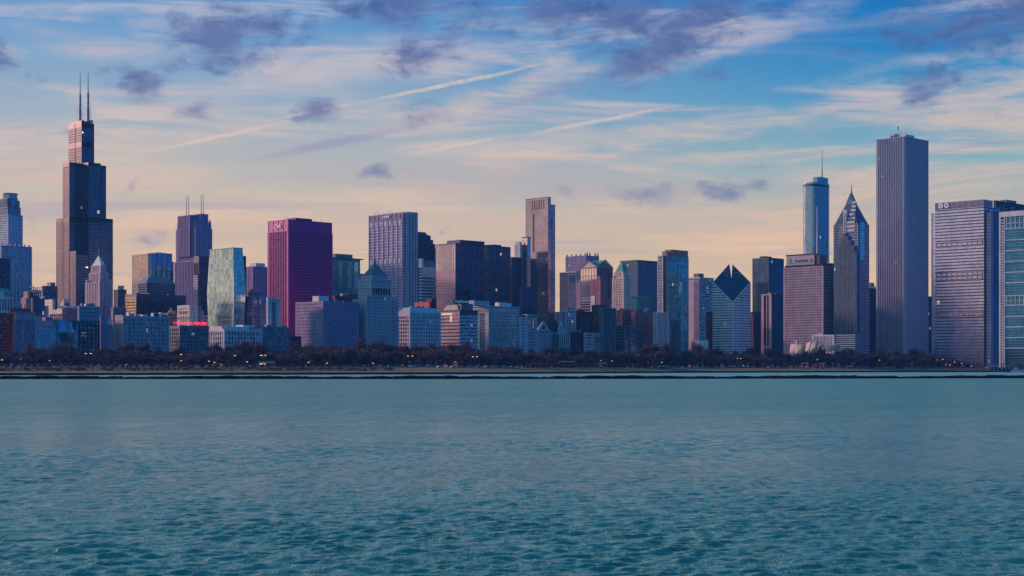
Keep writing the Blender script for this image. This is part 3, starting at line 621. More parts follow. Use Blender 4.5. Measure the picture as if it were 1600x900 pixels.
b.tier(g='g_teal', w='teal_panel', bay=4.2, pw=.3, pd=.15, sh=.6, sd=.1, top=2)
b.box('overhanging_roof', 'slate', -2, b.LN+5, -3, b.LW+2, b.H, b.H+1.2); b.box('penthouse', 'slate', b.X(524, 3), b.X(551, 3), 3, 20, b.H+1.2, b.Z(395.5))
for (a, c) in ((528.5, 534.5), (542.5, 549), (553, 559)): b.box('cyan_panel', 'g_cyan', b.X(a), b.X(c), -.6, -.2, b.Z(449), b.Z(408))
b.box('frame_band', 'pale_stone', b.X(529), b.X(558), -.8, -.3, b.Z(408), b.Z(407)); b.done()
b = Bld('office_block', 'small pinkish block in the gap left of the pyramid-topped stone tower', 1780, 560, 565, 577, 427.5)
b.tier(g='g_violet', w='violet_stone', bay=4, pw=1.6, sh=1.2); b.done()
# pyramid topped stone tower on the avenue
b = Bld('stone_tower', 'grey stone tower with stepped pyramid roof and lantern, symmetrical lower wings', 1475, 571, 572.5, 622, 467)
ST = dict(g='g_wteal', w='grey_stone', bay=2.9, pw=1.3, pd=.35, sh=1.4, fh=3.9)
b.tier(y1=26, **ST); xa, xb = b.X(578.5), b.X(610.5); b.tier(xa, xb, -1, 22, z1=b.Z(437), **ST)
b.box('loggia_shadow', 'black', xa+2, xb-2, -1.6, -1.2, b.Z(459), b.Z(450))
for k in range(8): x = xa+2+(xb-xa-4)*k/7; b.box('loggia_column', 'grey_stone', x-.4, x+.4, -2.1, -1.5, b.Z(459.5), b.Z(449.5))
b.box('cornice', 'grey_stone', xa-1, xb+1, -2.4, 23, b.Z(449.5), b.Z(448)); b.box('cornice', 'grey_stone', xa-.9, xb+.9, -2.0, 23, b.Z(437), b.Z(435.8))
i = (xb-xa)*.1; b.tier(xa+i, xb-i, 1, 20, b.Z(436), b.Z(430), **ST)
z = [b.Z(q, 20, 8) for q in (430.5, 420, 412)]; c = (xa+xb)/2; L = (xb-xa)/2
for k in range(8):
    f0, f1 = 1-k/8*.86, 1-(k+1)/8*.86; z0 = b.Z(430.5)+(b.Z(411)-b.Z(430.5))*k/8; z1 = b.Z(430.5)+(b.Z(411)-b.Z(430.5))*(k+1)/8
    b.mb('stepped_roof', 'slate').frus((c-L*.8*f0, c+L*.8*f0, 10.5-9.5*f0, 10.5+9.5*f0), (c-L*.8*f1-.25, c+L*.8*f1+.25, 10.5-9.5*f1-.25, 10.5+9.5*f1+.25), z0, z1)
b.mb('lantern', 'slate').cyl(c, 10.5, 1.6, b.Z(412), b.Z(407), n=8); b.mb('lantern_cap', 'slate').cyl(c, 10.5, 1.9, b.Z(407), b.Z(402.5), n=8, r1=.2)
for xx in (2, xa-4, xb+2, b.LN-4): b.box('corner_pavilion', 'grey_stone', xx-1.5, xx+2.5, -.8, 4, b.H, b.H+3)
b.done('the pyramid-roofed grey stone tower', (561, 622))
# striped tower with bright sign
b = Bld('skyscraper', 'tall violet tower with vertical white ribs and a blue end wall', 1900, 575.5, 629.5, 651, 332)
zt = b.Z(341); b.tier(1, b.X(634), 0, b.LW, z1=zt, g='g_violet', w='violet_stone', sw_m='pale_stone', bay=0, sh=1.1, sd=.3, fh=4.6, top=1)
for k in range(8): y = 3+k*(b.LW-4)/7; b.box('white_rib', 'pale_stone', .1, 1.3, y-.55, y+.55, GZ, zt-.5) if 0 else b.mb('white_rib', 'pale_stone').box(-.1, 1.2, y-.6, y+.6, GZ, zt-.5)
for k in range(7): y = 3+(k+.5)*(b.LW-4)/7; b.box('blank_panel', 'pale_stone', .35, .9, y-2.2, y+2.2, zt-9, zt-2); b.box('blank_panel', 'pale_stone', .35, .9, y-2.2, y+2.2, b.Z(411), b.Z(403))
b.box('roof_band', 'violet_stone', .5, b.X(634), 0, b.LW, zt, b.H)
for k in range(8): y = 5+k*(b.LW-6)/7.4; b.box('dark_louvre', 'black', .2, .45, y, y+2.6, zt+.8, b.H-.6)
b.box('blue_end_tower', 'blue_stone', b.X(634)-1, b.LN, -3, b.LW*.8, GZ, b.Z(330.5))
for q in (.25, .5, .75): x = b.X(634)+(b.LN-b.X(634))*q; b.box('end_wall_rib', 'navy_wall', x-.5, x+.5, -3.4, -2.9, GZ, b.H-3)
b.text('CHASE', 6.0, 'S', b.Y(603), (zt+b.H)/2, 'sign_white', .6)
for k in range(5): yy = random.uniform(2, b.LW-3); b.mb('roof_aerial', 'dark').bar((3, yy, b.H), (3, yy, b.H+random.uniform(3, 7)), .2)
b.done('the tall violet ribbed tower', (622, 652))
b = Bld('office_tower', 'dark navy tower with curved stepping right shoulder', 2050, 648, 651, 667, 362)
for k in range(6):
    px = (665, 669, 673, 677, 680.5, 683)[k]; py = (362, 365, 366.5, 373, 379, 386)[k]
    b.tier(0, b.X(px), .4*k, b.LW-1-.4*k, z1=b.Z(py), g='g_black', w='navy_wall', bay=3.4, pw=.3, sh=.5)
b.done()
b = Bld('office_block', 'white and glass office block with bright reflecting top and balcony lines', 1740, 655, 659.5, 681, 404)
b.tier(z1=b.Z(417), g='g_blue', w='pale_stone', bay=0, sh=1.3, sd=.3, fh=4.6); b.box('stair_tower', 'white', 0, 4, 1, 8, b.Z(417), b.Z(404)); b.box('glass_crown', 'g_blue', 4, b.LN, 3, 16, b.Z(417), b.Z(406)); b.box('bright_panels', 'pale_stone', .5, b.LN-.3, -.55, -.3, b.Z(433), b.Z(418.5)); b.done()
b = Bld('office_block', 'wide navy slab with pale gridded upper left end and rosy lower end', 1630, 681.5, 712, 797, 379.5)
b.tier(g='g_navy', w='navy_wall', bay=3.6, pw=.35, pd=.5, sh=.5, sd=.12, top=2.4, fh=4)
m = b.mb('end_grid', 'pink_stone', 'stuff'); z0, z1 = b.Z(421), b.Z(381)
b.box('end_glazing', 'g_pink', -.45, -.3, .6, b.LW-.6, GZ+8, z0)  # sunset pink put into the glass of this end; the rest is navy
b.box('end_glazing_upper', 'g_bright', -.40, -.3, .6, b.LW-.6, z0, z1)  # upper end panes made brighter to carry the sky's reflection
for k in range(12): z = z0+(z1-z0)*k/11; m.box(-.75, -.35, 0, b.LW, z-.35, z+.35)
for k in range(11): y = b.LW*k/10; m.box(-.8, -.4, y-.4, y+.4, z0, z1)
for k in range(20): m.box(-.7, -.4, 0, b.LW, z0-3-k*4, z0-3-k*4+.6) if z0-3-k*4 > 12 else None
b.box('penthouse', 'navy_wall', b.X(719, 12), b.X(757, 12), 12, 40, b.H, b.Z(374, 12, 12)); b.box('step_block', 'navy_wall', b.X(770, 4), b.X(783, 4), 4, 30, b.H, b.H+2.5); b.done('the wide navy slab', (746, 800))
b = Bld('office_block', 'lower dark navy block stepping down right of the wide navy slab', 1650, 796, 799, 816, 401.5)
b.tier(g='g_navy', w='navy_wall', bay=0, sh=1.3, sd=.2); b.done()
b = Bld('apartment_tower', 'distant pale twin-headed tower peeping between navy slab and slender glass tower', 2500, 804, 812, 819, 381)
b.tier(g='g_violet', w='cream', bay=4, pw=1.8, sh=1.5); b.box('head', 'cream', 1, 8, 2, 10, b.H, b.H+5); b.box('head', 'cream', 1, 8, b.LW-9, b.LW-2, b.H, b.H+5); b.done()
b = Bld('brick_building', 'small crimson painted block with dark roof house behind the white gridded block', 1600, 648, 671, 681, 472)
b.tier(g='g_win', w='crimson', bay=8, pw=7, sh=3.5, fh=4); b.box('dark_annexe', 'black', b.LN*.2, b.LN*.95, -2, 10, GZ, b.Z(466)); b.done()
b = Bld('office_block', 'square white block with deep punched windows and a pale sloping roof', 1475, 622, 640.5, 688, 487.5)
b.tier(g='g_wteal', w='pale_stone', bay=4.5, pw=1.3, pd=.6, sh=1.5, sd=.5, fh=4.7, top=5.2)
for k in range(11): x = 3+k*(b.LN-6)/10; b.mb("round_window", "black").box(x-.8, x+.8, -.9, -.5, b.H-3.8, b.H-2.2)
b.mb('sloping_roof', 'roof_pale').frus((-.7, b.LN+.7, -.7, b.LW+.7), (6, b.LN-4, 6, b.LW-4), b.H, b.Z(480)); b.clutter(5, 'roof_pale', z=b.Z(480), x0=8, x1=b.LN-10, y0=7, y1=14, hm=2); b.done('the square white block', (622, 689))
b = Bld('office_block', 'banded office block, rosy left side and white window strips on its front', 1475, 688, 719, 746, 484)
b.tier(g='g_office', w='pale_stone', bay=0, sh=1.9, sd=.3, fh=4.5, top=5, rm='navy_wall')
b.box('side_cladding', 'g_pink', -.6, -.35, .3, b.LW-.3, GZ, b.Z(487)); m = b.mb('side_bands', 'violet_stone', 'stuff')  # rosy sunset reflection painted on the south side as pink glass
for k in range(14): m.box(-.9, -.55, 0, b.LW, b.H-8-k*4.5, b.H-8-k*4.5+1.6)
b.box('lit_window', 'lit_warm', -1.0, -.8, b.Y(707), b.Y(690), b.Z(491.5), b.Z(489)); b.box('lit_window', 'lit_warm', -1.0, -.8, b.Y(707), b.Y(704), b.Z(503), b.Z(493))  # glowing panels stand in for a bright reflection in the side windows
b.mb('cream_roof_hall', 'cream').frus((2, 16, 6, b.LW-2), (2, 14, 8, b.LW*.7), b.H, b.Z(476)); b.box('sign_base', 'slate', 3, 24, 1, 8, b.H, b.Z(474)); xq = b.X(721, 1)
b.box('sign_board', 'navy_wall', b.X(708, 1), b.X(732, 1), .6, 1.4, b.Z(474.5), b.Z(467.5)); b.text('BorgWarner', 4.6, 'E', b.X(720.5, 1), b.Z(471), 'sign_teal', -.3)
b.done('the banded office block', (689, 747))
b = Bld('office_block', 'stately block with a zigzag arcade under its cornice and dark glazed bays', 1475, 733, 763.5, 811, 479)
zt = b.Z(489); b.tier(z1=zt, g='g_teal', w='slate', bay=3.3, pw=.7, sh=1.2, fh=4.1, top=.4, corner=6.5, pw_m='grey_stone'); b.box('attic', 'grey_stone', -.3, b.LN+.3, -.3, b.LW+.3, zt, b.H)
m = b.mb('zigzag_frieze', 'pale_stone', 'stuff')
for face, L in (('E', b.LN), ('S', b.LW)):
    n = int(L/3.4)
    for k in range(n):
        a, c = k*L/n, (k+1)*L/n; mid = (a+c)/2; z0, z1 = b.Z(487), b.Z(482)
        for p, q in (((a, z0), (mid, z1)), ((mid, z1), (c, z0))):
            if face == 'E': m.bar((p[0], -.6, p[1]), (q[0], -.6, q[1]), .5)
            else: m.bar((-.6, p[0], p[1]), (-.6, q[0], q[1]), .5)
b.box('cornice', 'pale_stone', -1.4, b.LN+1.4, -1.4, b.LW, b.H, b.H+1); 
m = b.mb('corner_windows', 'black', 'stuff')
for k in range(14): m.box(2.6, 3.8, -1.0, -.6, b.H-13-k*4.1, b.H-11-k*4.1); m.box(b.LN-3.8, b.LN-2.6, -1.0, -.6, b.H-13-k*4.1, b.H-11-k*4.1)
b.box('glass_roof_hall', 'roof_pale', b.X(741, 4), b.X(765, 4), 4, 20, b.H+1, b.Z(470)); b.box('roof_house', 'cream', b.X(780, 4), b.X(790, 4), 4, 12, b.H+1, b.Z(471.5)); b.box('roof_house', 'pale_stone', b.X(791, 4), b.X(799, 4), 4, 12, b.H+1, b.Z(472)); b.done('the block with zigzag frieze', (748, 811))
# Legacy
b = Bld('skyscraper', 'slim tall glass tower with rosy mirror face and notched blue right edge', 1600, 821.5, 856.5, 860.5, 307.5)
b.tier(x0=0, x1=b.LN, g='g_rosy', w='navy_wall', bay=3.4, pw=.12, pd=.08, sh=.35, sd=.06, fh=3.6, top=1, corner=.3)
b.tier(b.LN*.9, b.X(867.5, 3), 3, b.LW*.8, z1=b.Z(318.5), g='g_blue', w='navy_wall', bay=0, sh=.35, fh=3.6, sd=.06)
b.box('dark_slot', 'black', -.3, -.1, b.Y(834.8), b.Y(832.6), b.Z(392), b.Z(332))
for q in (831.5, 835, 838.5, 842, 845.5, 849): b.box('crown_slot', 'black', -.3, -.1, b.Y(q+1.1), b.Y(q), b.Z(326), b.Z(311))
b.done('the slim rosy glass tower', (845, 868))
b = Bld('apartment_tower', 'slender pale strip tower at the left flank of the slim glass tower', 1580, 815.5, 824, 829, 370)
b.tier(g='g_bright', w='navy_wall', bay=0, sh=.4, sd=.1, fh=3.6); b.box('dark_slot', 'black', -.3, -.1, b.Y(820.5), b.Y(818.5), b.Z(446), b.Z(380)); b.done()
b = Bld('glass_block', 'dark blue glass base block below the slim glass towers', 1560, 812, 815, 838, 448)
b.tier(g='g_navy', w='navy_wall', bay=3.4, pw=.2, sh=.5); b.done()
b = Bld('office_block', 'narrow white-framed block with square windows right of the zigzag block', 1475, 811, 812.2, 822.5, 495)
b.tier(g='g_win', w='white', bay=4.6, pw=1.4, pd=.4, sh=1.4, fh=4.1); b.clutter(2); b.done('the narrow white-framed block', (811, 823))
b = Bld('office_block', 'ornate narrow block with several lit upper windows', 1475, 822.3, 823.2, 838.5, 492)
b.tier(g='g_win', w='grey_stone', bay=2.8, pw=1.1, pd=.4, sh=1.6, fh=4.2); b.box('cornice', 'grey_stone', -.5, b.LN+.5, -1.2, 8, b.H, b.H+1)
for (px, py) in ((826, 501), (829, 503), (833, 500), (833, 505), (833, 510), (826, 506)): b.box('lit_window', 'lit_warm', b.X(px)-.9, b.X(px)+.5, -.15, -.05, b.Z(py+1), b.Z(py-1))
b.done('the lit-topped narrow block', (823, 839))
# gabled club houses
b = Bld('club_house', 'gothic grey building with a steep gable facing the park', 1475, 838.6, 839.6, 859.5, 516)
b.tier(g='g_wteal', w='grey_stone', bay=3.2, pw=1.2, pd=.5, sh=1.2, fh=4.6, top=.8)
c = b.LN/2; b.mb('gable', 'grey_stone').add([(0,0,b.H),(b.LN,0,b.H),(c,0,b.Z(502)),(0,3,b.H),(b.LN,3,b.H),(c,3,b.Z(502))], [(0,1,2), (5,4,3), (0,3,4,1), (1,4,5,2), (2,5,3,0)])
b.mb('gable_window', 'black').prism([(c-3, -.25), (c+3, -.25), (c+3, -.02), (c-3, -.02)], b.Z(514), b.Z(508), None, [(c-1, -.25), (c+1, -.25), (c+1, -.02), (c-1, -.02)])
b.mb('steep_roof', 'black').add([(0,3,b.H),(b.LN,3,b.H),(c,3,b.Z(502)),(0,28,b.H),(b.LN,28,b.H),(c,28,b.Z(502))], [(0,1,2), (5,4,3), (0,3,4,1), (1,4,5,2), (2,5,3,0)])
b.done('the gothic gabled building', (839, 860))
b = Bld('club_house', 'columned stone club building with dark steep roof and small gable', 1476, 859.6, 860.5, 890, 521)
b.tier(g='g_win', w='slate', bay=3.6, pw=1.3, pd=.8, sh=.9, fh=6, top=2, corner=2.5); b.box('cornice', 'pale_stone', -.5, b.LN+.5, -1.4, 10, b.H, b.H+1)
b.mb('steep_roof', 'black').frus((0, b.X(882), .5, 24), (4, b.X(877), 10, 16), b.H+1, b.Z(499)); xg, xh = b.X(872), b.X(884); c = (xg+xh)/2
b.mb('gable', 'grey_stone').add([(xg,-.3,b.H+1),(xh,-.3,b.H+1),(c,-.3,b.Z(502)),(xg,4,b.H+1),(xh,4,b.H+1),(c,4,b.Z(502))], [(0,1,2), (5,4,3), (0,3,4,1), (1,4,5,2), (2,5,3,0)])
for k in range(6): x = b.X(873.5)+k*(b.X(888)-b.X(873.5))/5; b.mb('column', 'pale_stone').cyl(x, -1.6, .7, b.Z(543), b.H-1, n=8)
b.done('the columned club building', (860, 890))
b = Bld('office_tower', 'distant purple-brown tower with a square-toothed crown', 2200, 884, 916, 935.5, 399)
b.tier(g='g_violet', w='violet_stone', bay=3.6, pw=1.6, sh=1.3)
for k in range(5): b.box('crown_tooth', 'violet_stone', -.3, 1.5, 2+k*(b.LW-7)/4, 5+k*(b.LW-7)/4, b.H, b.Z(396)); b.box('crown_tooth', 'violet_stone', 2+k*(b.LN-6)/4, 5+k*(b.LN-6)/4, -.3, 1.5, b.H, b.Z(394.5)) if k in (0, 1, 3, 4) else None
b.done()
b = Bld('glass_tower', 'pale mirrored tower reflecting dark neighbours, left of the gabled tower', 1850, 874.5, 900, 907.5, 424)
b.tier(g='g_bright', w='steel', bay=3.4, pw=.18, pd=.1, sh=.3, sd=.08, fh=3.8); b.box('recessed_window', 'g_blue', -.3, -.1, b.Y(899), b.Y(890), b.Z(441), b.Z(430)); b.done()
# gabled postmodern tower
b = Bld('office_tower', 'white gridded tower with triangular gables and green roof', 1750, 906.8, 933, 957, 417.5)
zt = b.H; b.tier(g='g_navy', w='rose_brick', bay=6.8, pw=1.1, pd=.5, sh=0, top=1.4)
m = b.mb('south_glint_panels', 'g_bright'); m.box(-.3, -.12, .8, b.LW-.8, b.Z(470), b.Z(419))  # brighter glass on this side alone, with the sky's reflection in its tint
m = b.mb('south_grid', 'rose_brick', 'stuff')
for k in range(5): z = b.Z(470)+(zt-b.Z(470))*k/4.; m.box(-.75, -.3, 0, b.LW, z-.5, z+.5)
for k in range(7): m.box(-.7, -.28, k*b.LW/6-.35, k*b.LW/6+.35, GZ, zt)
m = b.mb('white_lattice', 'pale_stone', 'stuff')
for k in range(6): m.box(-.8, -.3, 1, b.LW-1, b.Z(486)+k*4.5, b.Z(486)+k*4.5+.6)
c = b.LW/2; za = b.Z(408, 0, c); P = [(-.4,0,zt),(-.4,b.LW,zt),(-.4,c,za)]
b.mb('gable', 'cream').add(P+[(p[0]+2, p[1], p[2]) for p in P], [(0,2,1), (3,4,5), (0,1,4,3), (1,2,5,4), (2,0,3,5)])
m = b.mb('gable_edge', 'rose_brick'); m.bar((-.9, -1, zt), (-.9, c, za+1), .7); m.bar((-.9, b.LW+1, zt), (-.9, c, za+1), .7)
c = b.LN/2; za2 = b.Z(406.5, c, 0); P = [(0,-.4,zt),(b.LN,-.4,zt),(c,-.4,za2)]
b.mb('gable', 'cream').add([], []) ; b.mb('east_gable', 'g_teal').add(P+[(p[0], p[1]+2, p[2]) for p in P], [(0,1,2), (5,4,3), (0,3,4,1), (1,4,5,2), (2,5,3,0)])
m = b.mb('gable_edge', 'rose_brick'); m.bar((-1, -.9, zt), (c, -.9, za2+1), .7); m.bar((b.LN+1, -.9, zt), (c, -.9, za2+1), .7)
r = b.mb('green_roof', 'copper_green'); W2 = b.LW/2
r.add([(1.6,.0,zt),(1.6,b.LW,zt),(1.6,W2,za),(b.LN,0,zt),(b.LN,b.LW,zt),(b.LN,W2,za)], [(0,2,1), (3,4,5), (0,1,4,3), (1,2,5,4), (2,0,3,5)])
r.add([(0,1.6,zt),(b.LN,1.6,zt),(c,1.6,za2),(0,b.LW,zt),(b.LN,b.LW,zt),(c,b.LW,za2)], [(0,1,2), (5,4,3), (0,3,4,1), (1,4,5,2), (2,5,3,0)])
b.done()
b = Bld('brick_tower', 'plain rosy brown tower in front of the gabled tower', 1600, 923.5, 938, 946.5, 434)
b.tier(g='g_win', w='rose_brick', bay=3.6, pw=2, sh=1.9, z1=b.Z(436)); b.box('penthouse', 'rose_brick', 2, b.LN-1, 2, 10, b.H-1, b.Z(431.5)); b.box('white_strip_wall', 'white', -.9, .2, b.Y(930), b.LW, GZ, b.Z(462)); b.done()
b = Bld('brick_tower', 'dark brown slab below the plain rosy brown tower', 1560, 925, 937.5, 948, 476)
b.tier(g='g_black', w='brown', bay=6, pw=3, sh=2); b.done()
# white terracotta tower
b = Bld('stone_tower', 'cream terracotta tower with stepped corners and green pyramid roof', 1600, 957, 974.5, 986.5, 434)
ST = dict(g='g_win', w='cream', bay=3.1, pw=1.5, pd=.45, sh=1.5, fh=3.9)
b.tier(**ST); b.tier(1.5, b.LN-1.5, 2.5, b.LW-2.5, b.H, b.Z(424), **ST)
b.mb('green_roof', 'copper_green').frus((2.2, b.LN-2, 4, b.LW-4), (b.LN*.48, b.LN*.52, b.LW*.42, b.LW*.55), b.Z(424), b.Z(408, 5, 8))
for cc in ((0, 0), (0, b.LW-2.5), (b.LN-2.5, 0), (1.5, 2.6), (1.5, b.LW-5)): b.box('pinnacle', 'cream', cc[0], cc[0]+2, cc[1], cc[1]+2, b.H, b.H+(4 if cc[0] < 1 or cc[0] > 5 else 9))
b.done('the green-roofed cream tower', (957, 965))
b = Bld('office_tower', 'broad dark blue slab tower behind the cream terracotta tower', 2050, 969.5, 996, 1030, 406)
b.tier(g='g_navy', w='slate', bay=3.6, pw=.6, pd=.5, sh=.8, fh=4, top=4, rm='navy_wall'); b.done()
b = Bld('glass_block', 'teal glass block with a lit strip under the dark blue slab tower', 1700, 985, 996, 1016, 463)
b.tier(g='g_teal', w='teal_panel', bay=4, pw=.3, sh=.5); b.box('upper_step', 'g_teal', 3, 14, 2, 10, b.H, b.Z(461)); b.box('sign_light', 'pale_stone', b.X(1007), b.X(1013), -.4, 0, b.Z(484), b.Z(481)); b.done()
# Heritage
b = Bld('apartment_tower', 'tall teal glass tower with white balcony strip and copper crown', 1580, 1029, 1041, 1075.5, 399)
b.tier(0, b.LN, 0, b.LW, g='g_teal', w='slate', bay=9, pw=.5, pd=.35, sh=.3, sd=.08, fh=3.6, top=1)
b.tier(-1.2, 6, b.Y(1036.5), b.LW+.6, GZ, b.H, g='g_win', w='pale_stone', bay=3.6, pw=.9, sh=1.0, fh=4.6); b.box('dark_recess', 'black', -.5, -.15, b.Y(1041), b.Y(1036.5), GZ, b.H-1)
m = b.mb('floor_lines', 'pale_stone', 'stuff')
for k in range(9): z = b.H-12-k*17.5; m.box(-.35, b.LN+.35, -.55, b.LW*.5, z, z+.6) if z > 10 else None
m = b.mb('lattice_bay', 'pale_stone', 'stuff')
for k in range(58):
    z = b.H-4-k*3.6
    if z > 10: m.box(1.0, 7.5, -.75, -.3, z, z+.35); m.box(b.LN-4, b.LN-.5, -.75, -.3, z, z+.35)
for x in (1, 4.2, 7.4, b.LN-4, b.LN-.6): m.box(x-.18, x+.18, -.8, -.3, GZ, b.H-1)
b.box('copper_crown', 'tan', b.X(1049, 1), b.X(1075, 1), 1, 14, b.H, b.Z(389)); b.box('copper_crown', 'tan', b.X(1043, 1), b.X(1049, 1)+.1, 2, 12, b.H, b.Z(392))
for k in range(7): x = b.X(1050, 1)+k*3; b.box('crown_fin', 'copper_fin', x, x+.6, .5, 1.1, b.H, b.Z(389.5))
b.done('the tall teal glass tower', (1045, 1076))
b = Bld('glass_block', 'dark glass wing with white fins at its top, left foot of the teal glass tower', 1560, 1040, 1044, 1062, 487)
b.tier(g='g_teal', w='slate', bay=9, pw=.4, sh=.4); 
for k in range(5): x = b.X(1048)+k*2.8; b.box('white_fin', 'pale_stone', x, x+.6, -.9, -.2, b.Z(496), b.Z(488))
b.done()
# low row before them
b = Bld('stone_building', 'pink-sided block with a white gridded front behind the club buildings', 1530, 867, 876, 883, 487)
b.tier(g='g_win', w='pink_stone', bay=4, pw=1.8, sh=1.8); b.done()
b = Bld('stone_building', 'cream gridded block with wide windows behind the club buildings', 1530, 882.5, 884, 899.5, 484)
b.tier(g='g_win', w='pale_stone', bay=5.2, pw=1.6, sh=1.5, fh=4.2); b.clutter(3, 'rose_brick'); b.done()
b = Bld('office_block', 'black recessed block between cream gridded block and dark brown slab', 1530, 899, 903, 925, 486)
b.tier(g='g_black', w='black', bay=4, pw=.8, sh=1.6); b.box('annexe', 'navy_wall', 2, b.LN-6, -3, 4, GZ, b.Z(495)); b.clutter(3); b.done()
b = Bld('office_block', 'low dark building with small roof drum before the black recessed block', 1480, 890, 895, 914, 519)
b.tier(g='g_black', w='navy_wall', bay=4, pw=.8, sh=1.6); b.mb('roof_drum', 'slate').cyl(b.X(909), 8, 6, b.H, b.Z(515), n=12); b.box('red_awning', 'crimson', 2, 12, -2, -.2, b.Z(541), b.Z(538)); b.done('the low drum-roofed building', (890, 913))
b = Bld('office_block', 'small white gridded block of six storeys near the avenue', 1476, 912.5, 913.6, 927, 520)
b.tier(g='g_win', w='pale_stone', bay=5.2, pw=1, sh=1.2, fh=4.4); b.done('the small white gridded block', (913, 927))
b = Bld('office_block', 'low building with bright blue roof slab and red storey', 1478, 926.5, 927.5, 945, 526)
b.tier(g='g_teal', w='slate', bay=5, pw=.6, sh=1.4, z1=b.Z(533)); b.box('red_storey', 'rose_brick', .5, b.LN-.5, .5, 15, b.Z(533), b.Z(526)); b.mb('blue_roof', 'teal_panel').frus((-.5, b.LN+.5, -.5, 16), (2, b.LN-3, 4, 14), b.Z(526), b.Z(520)); b.done('the low blue-roofed building', (927, 945))
b = Bld('stone_tower', 'tall dark stone block with continuous vertical piers', 1477, 938, 942, 961.5, 481)
b.tier(g='g_win', w='slate', bay=2.5, pw=1.0, pd=.9, sh=.8, fh=4); b.done('the vertical-piered block', (942, 962))
b = Bld('office_block', 'dark bay-windowed block with wide middle piers', 1476, 961.5, 976.5, 996.5, 508)
b.tier(g='g_navy', w='slate', bay=6.5, pw=.7, sh=1, fh=4.2); b.tier(b.LN*.35, b.LN*.75, -1.5, 3, z1=b.Z(510), g='g_blue', w='slate', bay=3, pw=.5); b.done('the dark bay-windowed block', (962, 997))
b = Bld('brick_building', 'rosy brick building with grey gridded front above the bay-windowed block', 1520, 961, 972, 993, 484.5)
b.tier(g='g_win', w='rose_brick', bay=4.4, pw=1.5, sh=1.5, z1=b.Z(494)); b.tier(2, b.LN-1, 1, 12, b.Z(494), b.H, g='g_win', w='rose_brick', bay=4.4, pw=2); b.clutter(4, 'brick'); b.done()
b = Bld('brick_building', 'broad maroon red brick block with windowless upper corner', 1500, 987, 992, 1021.5, 485.5)
b.tier(g='g_win', w='rose_brick', bay=3.4, pw=1.5, sh=1.6, fh=4.1, z1=b.Z(487)); b.clutter(5, 'brick', z=b.Z(487)); b.done('the broad red brick block', (997, 1021))
b = Bld('office_block', 'pale blue gridded block with white left edge beside the red brick block', 1476, 1021, 1026, 1044, 488.5)
b.tier(g='g_win', w='pale_stone', bay=3.4, pw=1.2, sh=1.1, fh=4); b.done('the pale blue gridded block', (1021, 1045))
b = Bld('glass_block', 'dark green glass podium left of the teal glass tower foot', 1520, 1043.5, 1045, 1062, 500)
b.tier(g='g_teal', w='slate', bay=5, pw=.3, sh=.3, fh=6); b.done()
b = Bld('office_tower', 'tower with ribbed pink left wall and white banded windows on its front', 1700, 1075.5, 1093, 1115, 433)
b.tier(g='g_office', w='pale_stone', bay=0, sh=1.3, sd=.25, fh=4.2, top=3); m = b.mb('south_ribs', 'pink_stone', 'stuff'); b.box('south_wall', 'pink_stone', -.6, -.3, 0, b.LW, GZ, b.H-4)
for k in range(4): m.box(-.95, -.55, 1+k*3.6, 1.8+k*3.6, GZ, b.H-4)
for k in range(3): b.box('south_window_strip', 'g_violet', -.75, -.55, 2.3+k*3.6, 4.2+k*3.6, GZ, b.H-8)
b.box('penthouse', 'slate', 1, 16, 3, 14, b.H, b.Z(427)); b.box('louvre_row', 'dark', -.7, -.3, 2, b.LW-2, b.H-4, b.H-2.4); b.done()
b = Bld('theatre_pavilion', 'low blank white park building above the tree tops', w_of(1105, 1850), 1080, 1105, 1107, 531.5)
b.box('walls', 'pale_stone', 0, b.LN, 0, b.LW, GZ, b.H); b.box('side_block', 'slate', -.5, 4, b.Y(1086), b.LW-1, GZ, b.Z(533)); b.box('coping', 'pale_stone', -.3, b.LN+.3, -.3, b.LW+.3, b.H, b.H+.6); b.done('the low white park building', (1078, 1107))
b = Bld('brick_building', 'narrow dark maroon building left of the diamond-roofed tower', 1560, 1104, 1108, 1120, 487)
b.tier(g='g_black', w='brown', bay=3.6, pw=1.6, sh=1.8); b.done()
# diamond roof tower
b = Bld('skyscraper', 'white banded tower with a huge slanted diamond roof split by a slit', 1490, 1114, 1145, 1172.5, 472)
zs, zh, zp = b.Z(473), b.Z(441, 0, b.LW), b.Z(405, b.LN*.9, b.LW*.9)
L, W = b.LN, b.LW; zh2 = b.Z(441.5, b.LN, 0)
zc = zs; fE = lambda x, y: zc+(zh2-zc)*x/L+(zh-zc)*y/W        # slanted plane through the near corner
ztop = fE(L, W)
def cut_box(part, m, x0, x1, y0, y1, off=0, z0=GZ):
    P = [(x0,y0),(x1,y0),(x1,y1),(x0,y1)]
    b.mb(part, m).add([(x, y, z0) for x, y in P]+[(x, y, fE(x, y)+off) for x, y in P], BOXF)
t_ = .60; sl = 3.6
def cut_poly(part, m, poly, off=0, z0=GZ):
    n = len(poly); b.mb(part, m).add([(x, y, z0) for x, y in poly]+[(x, y, fE(x, y)+off) for x, y in poly], [tuple(range(n))[::-1], tuple(range(n, 2*n))]+[(i, (i+1) % n, n+(i+1) % n, n+i) for i in range(n)])
zb_ = fE(L*t_, W*t_)-1
cut_box('glazing', 'g_navy', 0, L*t_, 0, W, -1); cut_box('glazing', 'g_navy', L*t_+.01, L, 0, W*t_, -1)
cut_poly('glazing', 'g_navy', [(L*t_+.01, W*t_+.01), (L, W*t_+.01), (L, W-sl)], -1); cut_poly('glazing', 'g_navy', [(L*t_+.01, W*t_+.02), (L-sl, W), (L*t_+.01, W)], -1)
b.box('slit_floor', 'pale_stone', L*t_+.02, L-.1, W*t_+.02, W-.1, GZ, zb_)
m = b.mb('white_bands', 'white', 'stuff'); z = GZ+3
